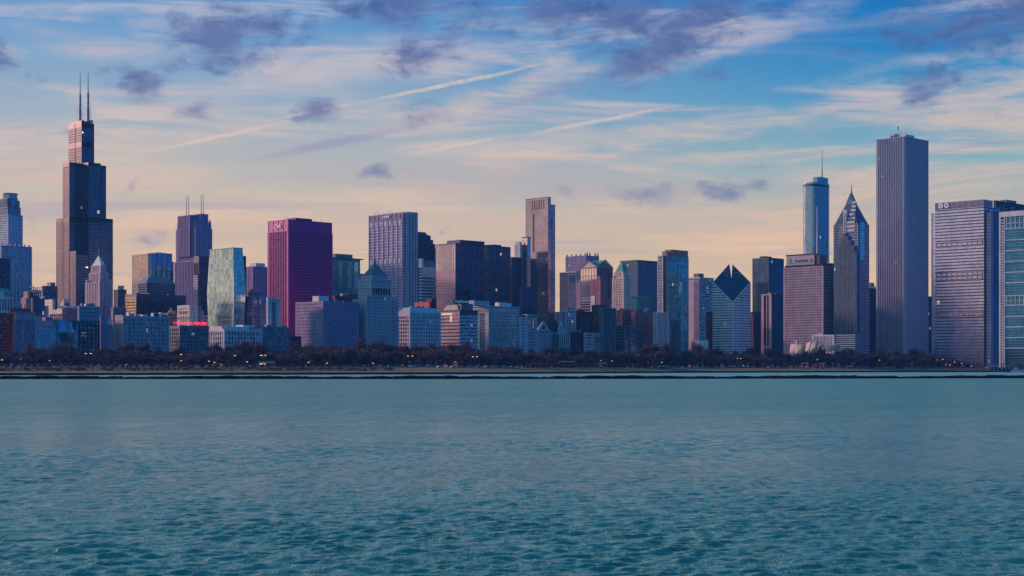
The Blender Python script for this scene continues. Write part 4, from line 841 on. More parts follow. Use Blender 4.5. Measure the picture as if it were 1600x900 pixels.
while z < ztop:
    # each band runs from where the slanted roof plane leaves the wall
    xe = 0 if z < zc else min(L, (z+1.9-zc)/(zh2-zc)*L); ye = 0 if z < zc else min(W, (z+1.9-zc)/(zh-zc)*W)
    if xe < L-1: m.box(xe+.2, L+.5, -.5, 2, z, z+2.5)
    if ye < W-1: m.box(-.5, 2, ye+.2, W+.5, z, z+2.6)
    z += 4.1
# roof halves, west point and north point split by the slit
A0, A1 = fE(0, 0), ztop
def slab(poly, off0, off1, m, part):
    b.mb(part, m).add([(x, y, fE(x, y)+off0) for x, y in poly]+[(x, y, fE(x, y)+off1) for x, y in poly],
        [tuple(range(len(poly)))[::-1], tuple(range(len(poly), 2*len(poly)))]+[(i, (i+1) % len(poly), len(poly)+(i+1) % len(poly), len(poly)+i) for i in range(len(poly))])
s = 3.6; t = .60
slab([(0,0), (L,0), (L,W-s), (L*t,W*t), (L-s,W), (0,W)], -1.2, .3, 'g_roof', 'diamond_roof')
e = b.mb('roof_edge', 'white')
for p, q in (((0,0),(L,0)), ((0,0),(0,W))): e.bar((p[0]-.3, p[1]-.3, fE(*p)), (q[0]-.3, q[1]-.3, fE(*q)), .75)
e = b.mb('roof_light_strip', 'pale_stone')
for (u, v, l) in ((.62,.9,.10), (.66,.98,.12), (.57,.84,.12), (.92,.66,.12), (.98,.5,.08)):
    x, y = L*u, W*v
    e.bar((x-l*L, y+l*W*.0, fE(x-l*L, y)+.9), (x, y-l*W, fE(x, y-l*W)+.9), .3)
b.box('corner_edge', 'white', -.45, .5, -.45, .5, GZ, zc-.5)
b.mb('bright_bay', 'g_blue').box(1, b.X(1154), -.45, -.1, GZ, zc-4)
b.done('the diamond-roofed tower', (1114, 1173))
# navy slab pair
b = Bld('office_tower', 'plain dark navy tower with tiny penthouse behind the pale ribbed slab', 1640, 1176, 1201, 1224.5, 402.5)
b.tier(g='g_navy', w='navy_wall', bay=4, pw=.25, pd=.3, sh=.4, sd=.1, top=3); b.box('penthouse', 'navy_wall', b.X(1191, 12)+6, b.X(1203, 12)+6, 12, 22, b.H, b.Z(399.5)); b.done()
b = Bld('office_block', 'dark brown low tower in the gap right of the diamond-roofed tower', 1560, 1171, 1177, 1192, 494)
b.tier(g='g_black', w='brown', bay=3.4, pw=1.6, sh=1.6); b.box('setback', 'navy_wall', 2, b.LN, 3, 14, b.H, b.Z(487)); b.done('the dark brown low tower', (1173, 1190))
b = Bld('office_tower', 'narrow slab with two pink stone piers on its end and black flank', 1490, 1190, 1206, 1226, 459)
b.tier(g='g_black', w='black', bay=0, sh=.5); 
for a, c in ((0, .26), (.74, 1)): b.box('stone_pier', 'pink_stone', -1.2, .2, b.LW*a, b.LW*c, GZ, b.H)
b.box('stone_mullion', 'pink_stone', -1.0, 0, b.LW*.44, b.LW*.52, GZ, b.H-4); b.box('stone_top', 'pink_stone', -1.1, .3, 0.1, b.LW-.1, b.H-2.6, b.H-.1); b.box('stone_foot', 'pink_stone', -1.1, .3, .1, b.LW-.1, b.Z(543), b.Z(541)); b.clutter(3, 'rose_brick'); b.done('the pink-piered slab', (1190, 1226))
# Prudential
PRU = w_of(1286, 1990)
b = Bld('office_tower', 'broad pale gridded tower with a rooftop sign block and white mast', PRU, 1225.3, 1286, 1298.5, 412)
b.tier(g='g_navy', w='pink_stone', bay=2.8, pw=1.0, pd=.7, sh=1.7, sd=.45, fh=3.9, top=1.4, rm='pink_stone', z1=b.Z(415.5), x1=b.LN*.995)
b.box('dark_attic', 'black', .6, b.LN-.6, .6, b.LW-.6, b.Z(415.5), b.H)
b.box('east_flank', 'slate', .8, b.LN, -.95, -.5, GZ, b.Z(416))
for k in range(42): b.mb('east_flank_bands', 'navy_wall', 'stuff').box(1, b.LN, -1.1, -.9, b.Z(416)-2.2-3.9*k, b.Z(416)-.6-3.9*k)
ya, yb = b.Y(1270.5), b.Y(1226.8); zb = b.Z(397.5, 0, ya); b.box('sign_block', 'pink_stone', 3, 22, ya, yb, b.H, zb); b.box('sign_block_coping', 'black', 2.6, 22.4, ya-.4, yb+.4, zb, zb+1.6); b.box('dark_penthouse', 'navy_wall', 4, 22, b.Y(1281, 4), ya-.1, b.H, zb-.6)
zc2 = b.Z(405, 3, ya); mm = (ya+yb)/2
b.box('sign_panel', 'blue_stone', 2.3, 2.9, b.Y(1267.5, 3), b.Y(1238, 3), b.Z(408.5), b.Z(402.5)); b.mb('round_emblem', 'teal_panel').prism([(2.2, b.Y(1234, 3)-3.6), (2.2, b.Y(1234, 3)+3.6), (2.9, b.Y(1234, 3)+3.6), (2.9, b.Y(1234, 3)-3.6)], b.Z(409), b.Z(401.5))
b.text('Prudential', 5.2, 'S', b.Y(1252.5, 3), b.Z(405.3), 'sign_dim', -2.1)
x = 12; y = b.Y(1276.8, x); b.mb('mast', 'white').cyl(x, y, 1.1, b.H, b.Z(322, x, y), n=8, r1=.5)
for (px, r) in ((1266, 2.0), (1297, 2.4)): yy = b.Y(px, 4) if px < 1286 else 1; b.mb('satellite_dish', 'white').cyl(6 if px < 1286 else b.LN*.7, max(yy, 1), .3, zb+1.6 if px < 1286 else b.H, (zb if px < 1286 else b.H)+4.5, n=10, r1=r)
b.done('the pale gridded tower', (1226, 1272))
b = Bld('office_block', 'dark block with lit windows squeezed between gridded tower and spired tower', w_of(1300, 2100), 1285, 1296, 1306, 411)
b.tier(g='g_navy', w='navy_wall', bay=4, pw=.4, sh=1.2); b.done()
# Trump
b = Bld('skyscraper', 'rounded blue glass tower with setback top and thin spire', 1640, 1250.5, 1274, 1300, 284)
L, W = b.LN, b.LW
def rr(x0, x1, y0, y1, r, n=6):
    P = []
    for cx, cy, a in ((x1-r, y0+r, -90), (x1-r, y1-r, 0), (x0+r, y1-r, 90), (x0+r, y0+r, 180)):
        P += [(cx+r*math.cos(R(a+90*i/n)), cy+r*math.sin(R(a+90*i/n))) for i in range(n+1)]
    return P
rd = min(L, W)*.42; base = rr(0, L, 0, W, rd); ring = rr(-.25, L+.25, -.25, W+.25, rd)
b.mb('glazing', 'g_trump').prism(base, GZ, b.H-1); m = b.mb('floor_lines', 'steel', 'stuff'); z = b.H-6
while z > 40: m.prism(ring, z, z+.45); z -= 4
b.mb('rim_band', 'navy_wall').prism(rr(-.4, L+.4, -.4, W+.4, rd), b.H-7, b.H-3.5); b.mb('parapet', 'steel').prism(ring, b.H-1, b.H)
x0, y0 = L*.30, W*.12; x1 = b.X(1292.5, y0); p2 = rr(x0, L*.97, y0, W*.62, rd*.5); zt = b.Z(276, x0, y0); b.mb('setback_drum', 'g_trump').prism(p2, b.H, zt)
cx, cy = 0, 0; cx = L*.55; cy = b.Y(1284.3, cx); b.mb('spire', 'antenna').cyl(cx, cy, 1.8, zt-1, zt+14, n=8, r1=1.1); b.mb('spire', 'antenna').cyl(cx, cy, 1.1, zt+14, b.Z(232.5, cx, cy), n=8, r1=.45)
m = b.mb('vertical_fins', 'steel', 'stuff')
for i, (px_, py_) in enumerate(base):
    if i % 2 == 0: m.box(px_-.2, px_+.2, py_-.2, py_+.2, GZ, b.H-4)
b.done()
# Two Prudential
b = Bld('skyscraper', 'spired tower with chevron-stepped shoulders and diamond patterned peak', w_of(1340, 2010), 1303, 1340, 1357.5, 349)
L, W = b.LN, b.LW; ST = dict(g='g_navy', w='pink_stone', bay=3.4, pw=.45, pd=.4, sh=1.1, sd=.3, fh=3.9, top=.6)
b.tier(**ST); b.mb('glazing2', 'g_bright')
for k in range(12):
    f = (k+1)*.028; b.tier(L*f, L*(1-f), W*f, W*(1-f), b.H+k*2.6, b.H+(k+1)*2.6, g='g_navy', w='slate', bay=0, sh=0, sd=.04, top=.3)
zb = b.H+12*2.6; zt = b.Z(300, L/2, W/2)
f = 12*.028
b.mb('peak', 'g_navy').frus((L*f, L*(1-f), W*f, W*(1-f)), (L/2-.6, L/2+.6, W/2-.6, W/2+.6), zb, zt)
m = b.mb('peak_bands', 'blue_stone', 'stuff')
for k in range(9):
    t = k/9; a = f+(.5-f)*t; z = zb+(zt-zb)*t; m.box(L*a-.1, L*(1-a)+.1, W*a-.1, W*(1-a)+.1, z, z+.9)
# big chevron plates on both faces
for kk in range(9):
    t0, t1 = kk/9, (kk+1)/9; z0 = b.Z(361)+(zb+12-b.Z(361))*t0; z1 = b.Z(361)+(zb+12-b.Z(361))*t1; hw = .34*(1-abs(t0-.15)*1.05); i0 = max(0, (z0-b.H)/2.6*.028)
    if hw > .02 and i0 < f+.01: b.mb('chevron_band', 'pale_stone').box(L*i0-.9, L*i0-.3, W*(.28-hw*.55), W*(.28+hw*.5), z0, z0+(z1-z0)*.55)
yb = b.Y(1320.5, 0); b.box('light_shaft', 'pale_stone', -1.0, -.4, yb-2.6, yb+2.6, b.Z(371), b.Z(326)); b.box('light_shaft_slot', 'black', -1.3, -.9, yb-.4, yb+.4, b.Z(371), b.Z(332))
b.mb('cyan_corner_strip', 'g_cyan').box(b.X(1343.5), b.X(1350), -.8, -.3, b.Z(405), b.Z(346)); m = b.mb('east_lines', 'navy_wall', 'stuff')
b.mb('spire', 'antenna').cyl(L/2, W/2, 1.4, zt-2, b.Z(285, L/2, W/2), n=8, r1=.15)
b.done('the spired tower', (1300, 1357))
# chevron-stepped lower wing of it
b = Bld('office_tower', 'dark stepped ribbed wing with sloping gables before the spired tower', w_of(1338, 1975), 1303.5, 1338, 1345, 470)
L, W = b.LN, b.LW
for k, (pa, pb, py) in enumerate(((1313, 1317, 371), (1317, 1321, 364), (1321, 1325, 369), (1325, 1329, 376), (1329, 1334, 384), (1334, 1338, 394), (1309, 1313, 380), (1303.5, 1309, 399))):
    y0, y1 = b.Y(pb), b.Y(pa); m = b.mb('ribbed_shaft', 'g_navy'); m.box(0, 10+k*.1, y0+.02, y1-.02, GZ, b.Z(py))
    r = b.mb('shaft_ribs', 'slate', 'stuff'); r.box(-.6, .2, y0-.35, y0+.35, GZ, b.Z(py)-.5); r.box(-.5, .2, (y0+y1)/2-.25, (y0+y1)/2+.25, GZ, b.Z(py)-1.5)
    b.box('shaft_cap', 'slate', -.4, 10.3+k*.1, y0+.03, y1-.03, b.Z(py), b.Z(py)+.8)
b.done()
b = Bld('office_block', 'low striped grey hall at the foot of the gridded tower', w_of(1303, 1950), 1270, 1303, 1306, 523)
b.tier(g='g_navy', w='pale_stone', bay=2.4, pw=1.0, pd=.8, sh=0, top=2); b.box('plant', 'pink_stone', 3, 9, b.LW*.6, b.LW*.95, b.H, b.H+2.5); b.done()
b = Bld('office_block', 'plain dark blue box building right of the metal concert sails', w_of(1336, 1950), 1303.5, 1336, 1345, 522.5)
b.tier(g='g_navy', w='blue_stone', bay=0, sh=1.4, fh=3.0, sd=.1); b.done()
b = Bld('office_tower', 'dark navy tower mostly hidden between spired tower and ribbed white tower', w_of(1362, 2160), 1340, 1356, 1372, 450)
b.tier(g='g_black', w='navy_wall', bay=4, pw=.3, sh=.6); b.box('roof_plant', 'pale_stone', b.X(1359), b.X(1370), 2, 14, b.H, b.Z(446.5)); b.box('roof_plant', 'violet_stone', b.X(1363), b.X(1369.5), 4, 10, b.Z(446.5), b.Z(441)); b.done('the dark navy tower', (1345, 1372))
b = Bld('office_tower', 'black slab in the gap right of the tallest ribbed white tower', w_of(1456, 2200), 1440, 1452, 1461, 463)
b.tier(g='g_black', w='brown', bay=4, pw=.3, sh=.6); b.done()
# Aon
b = Bld('skyscraper', 'very tall pale tower of unbroken vertical white ribs with notched corner', w_of(1414.5, 2105), 1369.5, 1414.5, 1450, 213)
L, W = b.LN, b.LW; c = 4.2; za = b.Z(214); b.box('glazing', 'g_navy', .4, L-.4, .4, W-.4, GZ, za)
b.box('glazing', 'g_navy', .2, .5, 5, W-5, GZ, za)
def ribs(face, a0, a1, n):
    m = b.mb('ribs', 'aon_stone', 'stuff')
    for k in range(n+1):
        a = a0+(a1-a0)*k/n
        for (p, q) in (((a-.75, a), (a, a+.75)),):
            if face == 'S': m.prism([(.5, a-1.1), (-.9, a-.4), (-.9, a+.4), (.5, a+1.1)], GZ, za)
            else: m.prism([(a-1.2, .5), (a+1.2, .5), (a+.4, -.9), (a-.4, -.9)], GZ, za)
ribs('S', c, W-c*.6, 14); ribs('E', c, L-c*.4, 15)
m = b.mb('floor_spandrels', 'slate', 'stuff'); z = za-8
while z > 10: m.box(.15, L-.15, .15, W-.15, z, z+1.3); z -= 3.9
for (x, y) in ((0, 0), (0, W), (L, 0)):
    xa, xb = (x-.8, x+c*.55) if x == 0 else (x-c*.6, x+.2); ya, yb = (y-.8, y+c*.55) if y == 0 else (y-c*.55, y+.2)
    if (x, y) == (0, 0): b.mb('corner_wall', 'aon_stone').prism([(c*.6, -.8), (c*.9, -.8), (c*.9, .6), (.6, c*.9), (-.8, c*.9), (-.8, c*.6), (.2, .2)], GZ, za)
    else: b.box('corner_wall', 'aon_stone', xa, xb, ya, yb, GZ, za)
b.box('crown_band', 'aon_stone', -1, L+.6, -1, W+.6, za, b.H)
zr = b.H; b.box('rooftop_plant', 'pale_stone', 8, 34, b.Y(1415, 8), b.Y(1386, 8), zr, zr+4.6); b.clutter(14, 'steel', 6, 40, 3, W-18, zr+1, 5.5)
for k in range(12): yy = random.uniform(4, W-16); b.mb('roof_aerial', 'steel').bar((9, yy, zr+3), (9, yy, zr+random.uniform(6, 10)), .25)
yy = b.Y(1403, 14); b.mb('mast', 'steel').bar((14, yy, zr), (14, yy, b.Z(197, 14, yy)), .45); b.mb('mast_head', 'steel').bar((14, yy, b.Z(203, 14, yy)), (14, yy, b.Z(198, 14, yy)), 1.2, n=6)
b.done('the tallest ribbed white tower', (1372, 1452))
# BCBS
w0 = w_of(1537.5, 2010)
b = Bld('office_tower', 'broad banded glass tower with framed window rows and twin round emblems', w0, 1461, 1537.5, 1563, 311.5)
L, W = b.LN, b.LW; zt = b.Z(322); 
b.box('glazing', 'g_mauve', .3, L, .3, W, GZ, zt); m = b.mb('dark_bands', 'navy_wall', 'stuff'); z = zt-2.5
frames = [(b.Z(383), b.Z(375.5), 1), (b.Z(436), b.Z(423.5), 2), (b.Z(494), b.Z(487), 1)]
while z > 12:
    if not any(lo-1 < z < hi for lo, hi, _ in frames): m.box(-.05, L-.4, -.05, W-.05, z, z+1.5)
    z -= 4.35
for lo, hi, r in frames:
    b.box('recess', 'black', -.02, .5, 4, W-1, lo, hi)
    for k in range(10):
        y = 2.5+k*(W-5)/9; b.box('frame_post', 'pink_stone', -1.3, 0, y-.45, y+.45, lo-.4, hi+.4)
    for i in range(r+1): zz = lo+(hi-lo)*i/r; b.box('frame_rail', 'pink_stone', -1.15, 0, 2, W-2, zz-.4, zz+.4)
    for i in range(r): b.box('window_band', 'g_mauve', -.3, -.03, 4, W-3, lo+(hi-lo)*(i+.25)/r, lo+(hi-lo)*(i+.8)/r)
b.box('crown_block', 'violet_stone', -.4, L*.55, .4, W-.4, zt, b.H)
for k in range(9): y = .8+k*(W-1.6)/8; b.box('crown_post', 'pink_stone', -1.0, -.3, y-.3, y+.3, zt, b.H-.1)
m = b.mb('crown_louvres', 'steel', 'stuff')
for k in range(6): z = zt+1+k*(b.H-zt-1.5)/6; m.box(-.8, -.3, .5, W-.5, z, z+.4)
zc = b.Z(316.5, 0, W*.8)
for px in (1470.5, 1479.5):
    y = b.Y(px); zc = b.Z(322.5) ; zc = (zt+b.H)/2+.2; n = 20
    P = [(3.4*math.cos(2*math.pi*i/n), 3.4*math.sin(2*math.pi*i/n)) for i in range(n)]
    b.mb('round_emblem', 'sign_white').add([(-1.5, y+p, zc+q) for p, q in P]+[(-1.05, y+p, zc+q) for p, q in P], [tuple(range(n)), tuple(range(n, 2*n))[::-1]]+[(i, n+i, n+(i+1) % n, (i+1) % n) for i in range(n)])
    if px < 1475: b.mb('emblem_cross', 'slate').box(-1.65, -1.45, y-.5, y+.5, zc-2.1, zc+2.1); b.mb('emblem_cross', 'slate').box(-1.66, -1.46, y-2.1, y+2.1, zc-.5, zc+.5)
    else: b.mb('emblem_shield', 'slate').add([(-1.65, y+u, zc+v) for u, v in ((-1.6, 1.8), (1.6, 1.8), (1.5, -.3), (0, -2.2), (-1.5, -.3))]+[(-1.45, y+u, zc+v) for u, v in ((-1.6, 1.8), (1.6, 1.8), (1.5, -.3), (0, -2.2), (-1.5, -.3))], [(0,1,2,3,4), (9,8,7,6,5), (0,5,6,1), (1,6,7,2), (2,7,8,3), (3,8,9,4), (4,9,5,0)])
# south-west ledge and east pieces
b.box('west_shoulder', 'g_mauve', 3, 12, W, b.Y(1455.5, 3), GZ, b.Z(333, 3, W)); b.box('shoulder_rib', 'violet_stone', 2.5, 3.2, b.Y(1457, 3), b.Y(1455.6, 3), GZ, b.Z(332, 3, W))
xs = b.X(1542, -3)
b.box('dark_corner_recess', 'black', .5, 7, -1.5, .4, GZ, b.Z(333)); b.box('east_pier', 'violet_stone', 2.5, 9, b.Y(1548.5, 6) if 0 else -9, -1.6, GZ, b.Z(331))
m = b.mb('east_pier_bands', 'pale_stone', 'stuff')
for k in range(56): m.box(2.2, 2.6, -8.8, -4, 12+k*4.35, 13+k*4.35) if 13+k*4.35 < b.Z(333) else None
b.box('east_flank', 'g_navy', 9, L, -8.6, .3, GZ, b.Z(329)); b.done('the broad banded glass tower', (1457, 1562))
b = Bld('unfinished_tower', 'dark tower with roof frames and cranes behind the white-framed glass tower', w_of(1556, 2500), 1553, 1556, 1640, 313)
b.tier(g='g_black', w='navy_wall', bay=5, pw=.6, sh=.8, top=1)
b.box('roof_house', 'slate', b.X(1573, 8), b.X(1588, 8), 8, 20, b.H, b.Z(307.5))
m = b.mb('roof_frame', 'pale_stone')
for px in (1560, 1565, 1577, 1580): x = b.X(px); m.bar((x, -3, b.Z(338)), (x, -3, b.Z(322)), .5)
for k in range(5): m.bar((b.X(1576), -3.2, b.Z(336)+k*4), (b.X(1582), -3.2, b.Z(336)+k*4), .5)
m.bar((b.X(1563), -3, b.Z(340)), (b.X(1571), -3, b.Z(323)), .5)
for k in range(12): x = b.X(1556+k*6); m.bar((x, 2, b.H-2), (x, 2, b.H+random.uniform(1, 4)), .3)
b.done()
# right edge
b = Bld('apartment_tower', 'teal glass tower in a pale concrete frame at the right edge', w_of(1640, 1960), 1562, 1650, 1665, 325)
L, W = b.LN, b.LW; ze = b.Z(336, 0, W); b.box('glazing', 'g_tealbig', .3, L, .3, W-.3, GZ, b.H-2)
b.box('frame_top', 'pale_stone', -1.2, L, -.5, W, b.H-7, b.H); b.box('frame_edge', 'pale_stone', -1.25, 6, W-1.8, W+.3, GZ, b.H-.3)
m = b.mb('balcony_grid', 'pale_stone', 'stuff'); y1 = b.Y(1569.8); y2 = W-1.8; z = b.H-12
while z > 12: m.box(-1.0, .6, y1, y2, z, z+1.5); z -= 3.75
m.box(-1.1, .6, y1-.5, y1+.5, GZ, b.H-6); m.box(-1.05, .6, (y1+y2)/2-.3, (y1+y2)/2+.3, GZ, b.H-18)
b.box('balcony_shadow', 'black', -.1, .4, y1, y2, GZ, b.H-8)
pys = [357, 375, 391.5, 408.5, 425.5, 442, 462, 477, 494.5, 511, 527.5, 544]
for py in pys: zz = b.Z(py, 0, W*.8); b.box('floor_band', 'pale_stone', -.9, .4, 0, y1-.6, zz-.5, zz+.5)
m = b.mb('mullions', 'steel', 'stuff')
for k in range(40): y = k*2.1; m.box(.12, .35, y-.06, y+.06, GZ, b.H-8) if y < y1 else None
z = 12
while z < b.H-8: m.box(.15, .36, 0, y1, z, z+.25); z += 3.75
for py0, py1 in ((462, 477), (340, 357)):
    for k in range(9): y = y1-3-k*6.2; b.box('pale_post', 'pale_stone', -.7, .3, y-.35, y+.35, b.Z(py1, 0, W*.8), b.Z(py0, 0, W*.8)) if y > 0 else None
    zz = b.Z((py0+py1)/2, 0, W*.8); b.box('pale_rail', 'pale_stone', -.65, .3, 0, y1-.6, zz-.25, zz+.25)
b.done('the white-framed glass tower', (1562, 1600))
# ================================================================ SHORE, GROUND AND WATER
def Ysh(x): return np.interp(x, [-6000, -384, -55, 214, 686, 6000], [-2300, 1176, 1336, 1750, 2080, 5200])
def zfar(x): return np.interp(x, [-384, -100, 60, 214, 686], [7.9, 7.0, 6.4, 6.1, 5.9])
def gz(x, d): zf = zfar(x); return float(np.interp(d, [0, 3, 25, 70, 115, 160], [1.8, 1.85, 2.9, 2.9+(zf-2.9)*.5, zf-.3, zf]))
def onland(px, d):
    """point on the sight line of photo column px, d metres behind the waterline"""
    t = ray(px); y = 1000.0
    for _ in range(60): y = float(Ysh(t*y))+d if True else y
    return t*y, y
def simple(name, rgb, rough=.9, sc=.05, var=.35, rgb2=None, bump=0, metal=0):
    m = bpy.data.materials.new(name); m.use_nodes = True; T = NT(m.node_tree)
    oc = T.n('ShaderNodeTexCoord').outputs['Object']
    n = T.noise(oc, sc, 8, .65); c2 = rgb2 or tuple(c*(1-var) for c in rgb)
    col = T.mix(T.rng(n, .38, .62), (*rgb, 1), (*c2, 1))
    p = T.n('ShaderNodeBsdfPrincipled'); T.put(p.inputs['Base Color'], col); p.inputs['Roughness'].default_value = rough; p.inputs['Metallic'].default_value = metal
    if bump: bp = T.n('ShaderNodeBump'); bp.inputs['Distance'].default_value = bump; T.put(bp.inputs['Height'], T.noise(oc, sc*12, 5)); T.put(p.inputs['Normal'], bp.outputs[0])
    o = T.n('ShaderNodeOutputMaterial'); T.t.links.new(p.outputs[0], o.inputs[0]); MAT[name] = m
simple('grass', (.075, .085, .03), sc=.05, rgb2=(.14, .105, .05)); simple('earth', (.035, .032, .035), sc=.02); simple('asphalt', (.05, .05, .06), sc=.1)
simple('path', (.22, .19, .17), sc=.1); simple('seawall', (.035, .032, .04), sc=.3, bump=.3); simple('rock', (.05, .042, .05), sc=.4, rgb2=(.02, .018, .024), bump=.3)
XS = list(np.linspace(-2850, -900, 8))+list(np.linspace(-860, 1100, 120))+list(np.linspace(1200, 2850, 8))
def sheet(name, ds, m, zf=None, dz=0, kind='structure'):
    b = MB(); n = len(XS); vs = []
    for x in XS:
        for d in ds:
            z = (zf(x, d) if zf else gz(x, d))+dz
            if d < 0: z = -2.5
            vs.append((x, float(Ysh(x))+max(d, 0)-(0.6 if d < 0 else 0), z))
    k = len(ds); fs = [(i*k+j, (i+1)*k+j, (i+1)*k+j+1, i*k+j+1) for i in range(n-1) for j in range(k-1)]
    b.add(vs, fs); return b.build(name, m, None, kind)
sheet('sea_wall', [-1, 0, 3], 'seawall'); sheet('shore_path', [3, 9], 'path'); sheet('lawn', [9, 25, 45, 70, 92], 'grass')
sheet('lake_road', [92, 100, 112, 120], 'asphalt'); sheet('ground', [120, 140, 160, 400, 1200], 'earth')
b = MB(); 
for d0 in (105.8,):
    for i in range(0, 190):
        x = -640+i*9.0; 
        P = [(x, d0), (x+4, d0), (x+4, d0+.3), (x, d0+.3)]; b.add([(p, float(Ysh(p))+q, gz(p, q)+.03) for p, q in P], [(0,1,2,3)])
b.build('road_markings', 'white', None, 'structure')
# kerb
sheet('kerb', [91.4, 91.5, 92.0], 'path', dz=.12)
# rubble breakwater
BW = lambda px: 6*FP/np.interp(px, [-400, 0, 350, 700, 1100, 1600, 2000], [18.5, 18.4, 18.2, 18.3, 17.8, 16.9, 16.5])
br = MB(); core = MB(); px = -500
while px < 2100:
    D = BW(px); x = ray(px)*D; D2 = BW(px+12); x2 = ray(px+12)*D2
    core.add([(x,D,-2),(x2,D2,-2),(x2,D2+9,-2),(x,D+9,-2),(x,D+1.5,.9),(x2,D2+1.5,.9),(x2,D2+7,.9),(x,D+7,.9)], BOXF); px += 12
px = -60
while px < 1660:
    D = BW(px); 
    for j in range(3):
        q = px+random.uniform(-2, 2); d = D+random.uniform(-.6, 7.5); x = ray(q)*d; s = random.uniform(.8, 2.0); top = (1.15+random.uniform(-.25, .40)+.25*math.sin(px*.021)+.15*math.sin(px*.11)) if j else random.uniform(.2, .8)
        P = [(x+s*sx*random.uniform(.6, 1.1), d+s*.7*sy*random.uniform(.6, 1.1), zz+(0 if zz < 0 else random.uniform(-.25, .15))) for zz in (-1.0, top) for sx, sy in ((-1,-1), (1,-1), (1,1), (-1,1))]
        br.add(P, BOXF)
    px += 2.1
bw = empty('breakwater', (0, 0, 0)); tag(bw, 'long low dark rubble breakwater lying across the lake before the shore', 'breakwater')
core.build('core', 'rock', bw); br.build('rubble', 'rock', bw, 'stuff')

def water_mat(name, body, fine=1.0, rough=.08):
    m = bpy.data.materials.new(name); m.use_nodes = True; T = NT(m.node_tree)
    g = T.n('ShaderNodeNewGeometry').outputs['Position']
    a = T.noise(T.mapp(g, rot=(0, 0, R(12)), sc=(.9, .9, .5)), 1.0, 6, .62)
    c = T.noise(T.mapp(g, rot=(0, 0, R(-9)), sc=(1.3, 2.6, 1)), 1.0, 5, .65, .4)
    f = T.noise(T.mapp(g, rot=(0, 0, R(5)), sc=(5, 8, 2)), 1.0, 3, .6)
    ch = T.noise(T.mapp(g, rot=(0, 0, R(-3)), sc=(1.6, .22, 1)), 1.0, 4, .7)
    gust = T.noise(T.mapp(g, rot=(0, 0, R(4)), sc=(.006, .02, 1)), 1.0, 5, .62)
    g2 = T.noise(T.mapp(g, rot=(0, 0, R(6)), sc=(1.3, .22, 1)), 1.0, 8, .78)
    a2 = T.noise(T.mapp(g, rot=(0, 0, R(9)), sc=(.08, .055, 1)), 1.0, 4, .55)
    sp = T.n('ShaderNodeSeparateXYZ'); T.put(sp.inputs[0], g)
    msk = T.rng(sp.outputs[1], 100, 260, smooth=True)
    g3 = T.noise(T.mapp(g, sc=(.5, .10, 1)), 1.0, 6, .75)
    far = T.m('ADD', 1.0, T.m('MULTIPLY', msk, T.m('SUBTRACT', T.rng(g3, .42, .60, .5, 4.5), 1.0)))
    lg = T.noise(T.mapp(g, rot=(0, 0, R(8)), sc=(2.2, .22, 1)), 1.0, 4, .65)
    h = T.m('ADD', T.m('MULTIPLY', a, .15*fine), T.m('ADD', T.m('MULTIPLY', c, .06*fine), T.m('ADD', T.m('MULTIPLY', f, .022), T.m('ADD', T.m('MULTIPLY', lg, .12*fine), T.m('MULTIPLY', a2, 1.0*fine)))))
    bp = T.n('ShaderNodeBump'); T.put(bp.inputs['Height'], h); T.put(bp.inputs['Strength'], 1.0); T.put(bp.inputs['Distance'], T.m('MULTIPLY', T.m('MULTIPLY', T.rng(gust, .3, .7, .7, 1.3), far), T.rng(g2, .40, .62, .35, 2.0)))
    p = T.n('ShaderNodeBsdfPrincipled')
    dp = T.mix(T.rng(gust, .35, .65), (*body, 1), (body[0]*.8, body[1]*.85, body[2]*.9, 1))
    T.put(p.inputs['Base Color'], dp); T.put(p.inputs['Roughness'], T.m('ADD', rough, T.m('MULTIPLY', msk, .22 if fine == 1 else 0.0))); p.inputs['IOR'].default_value = 1.333
    T.put(p.inputs['Normal'], bp.outputs[0])
    o = T.n('ShaderNodeOutputMaterial'); T.t.links.new(p.outputs[0], o.inputs[0]); MAT[name] = m
water_mat('lake', (.085, .29, .235), 1, .14); water_mat('harbour', (.20, .46, .44), .8, .5)
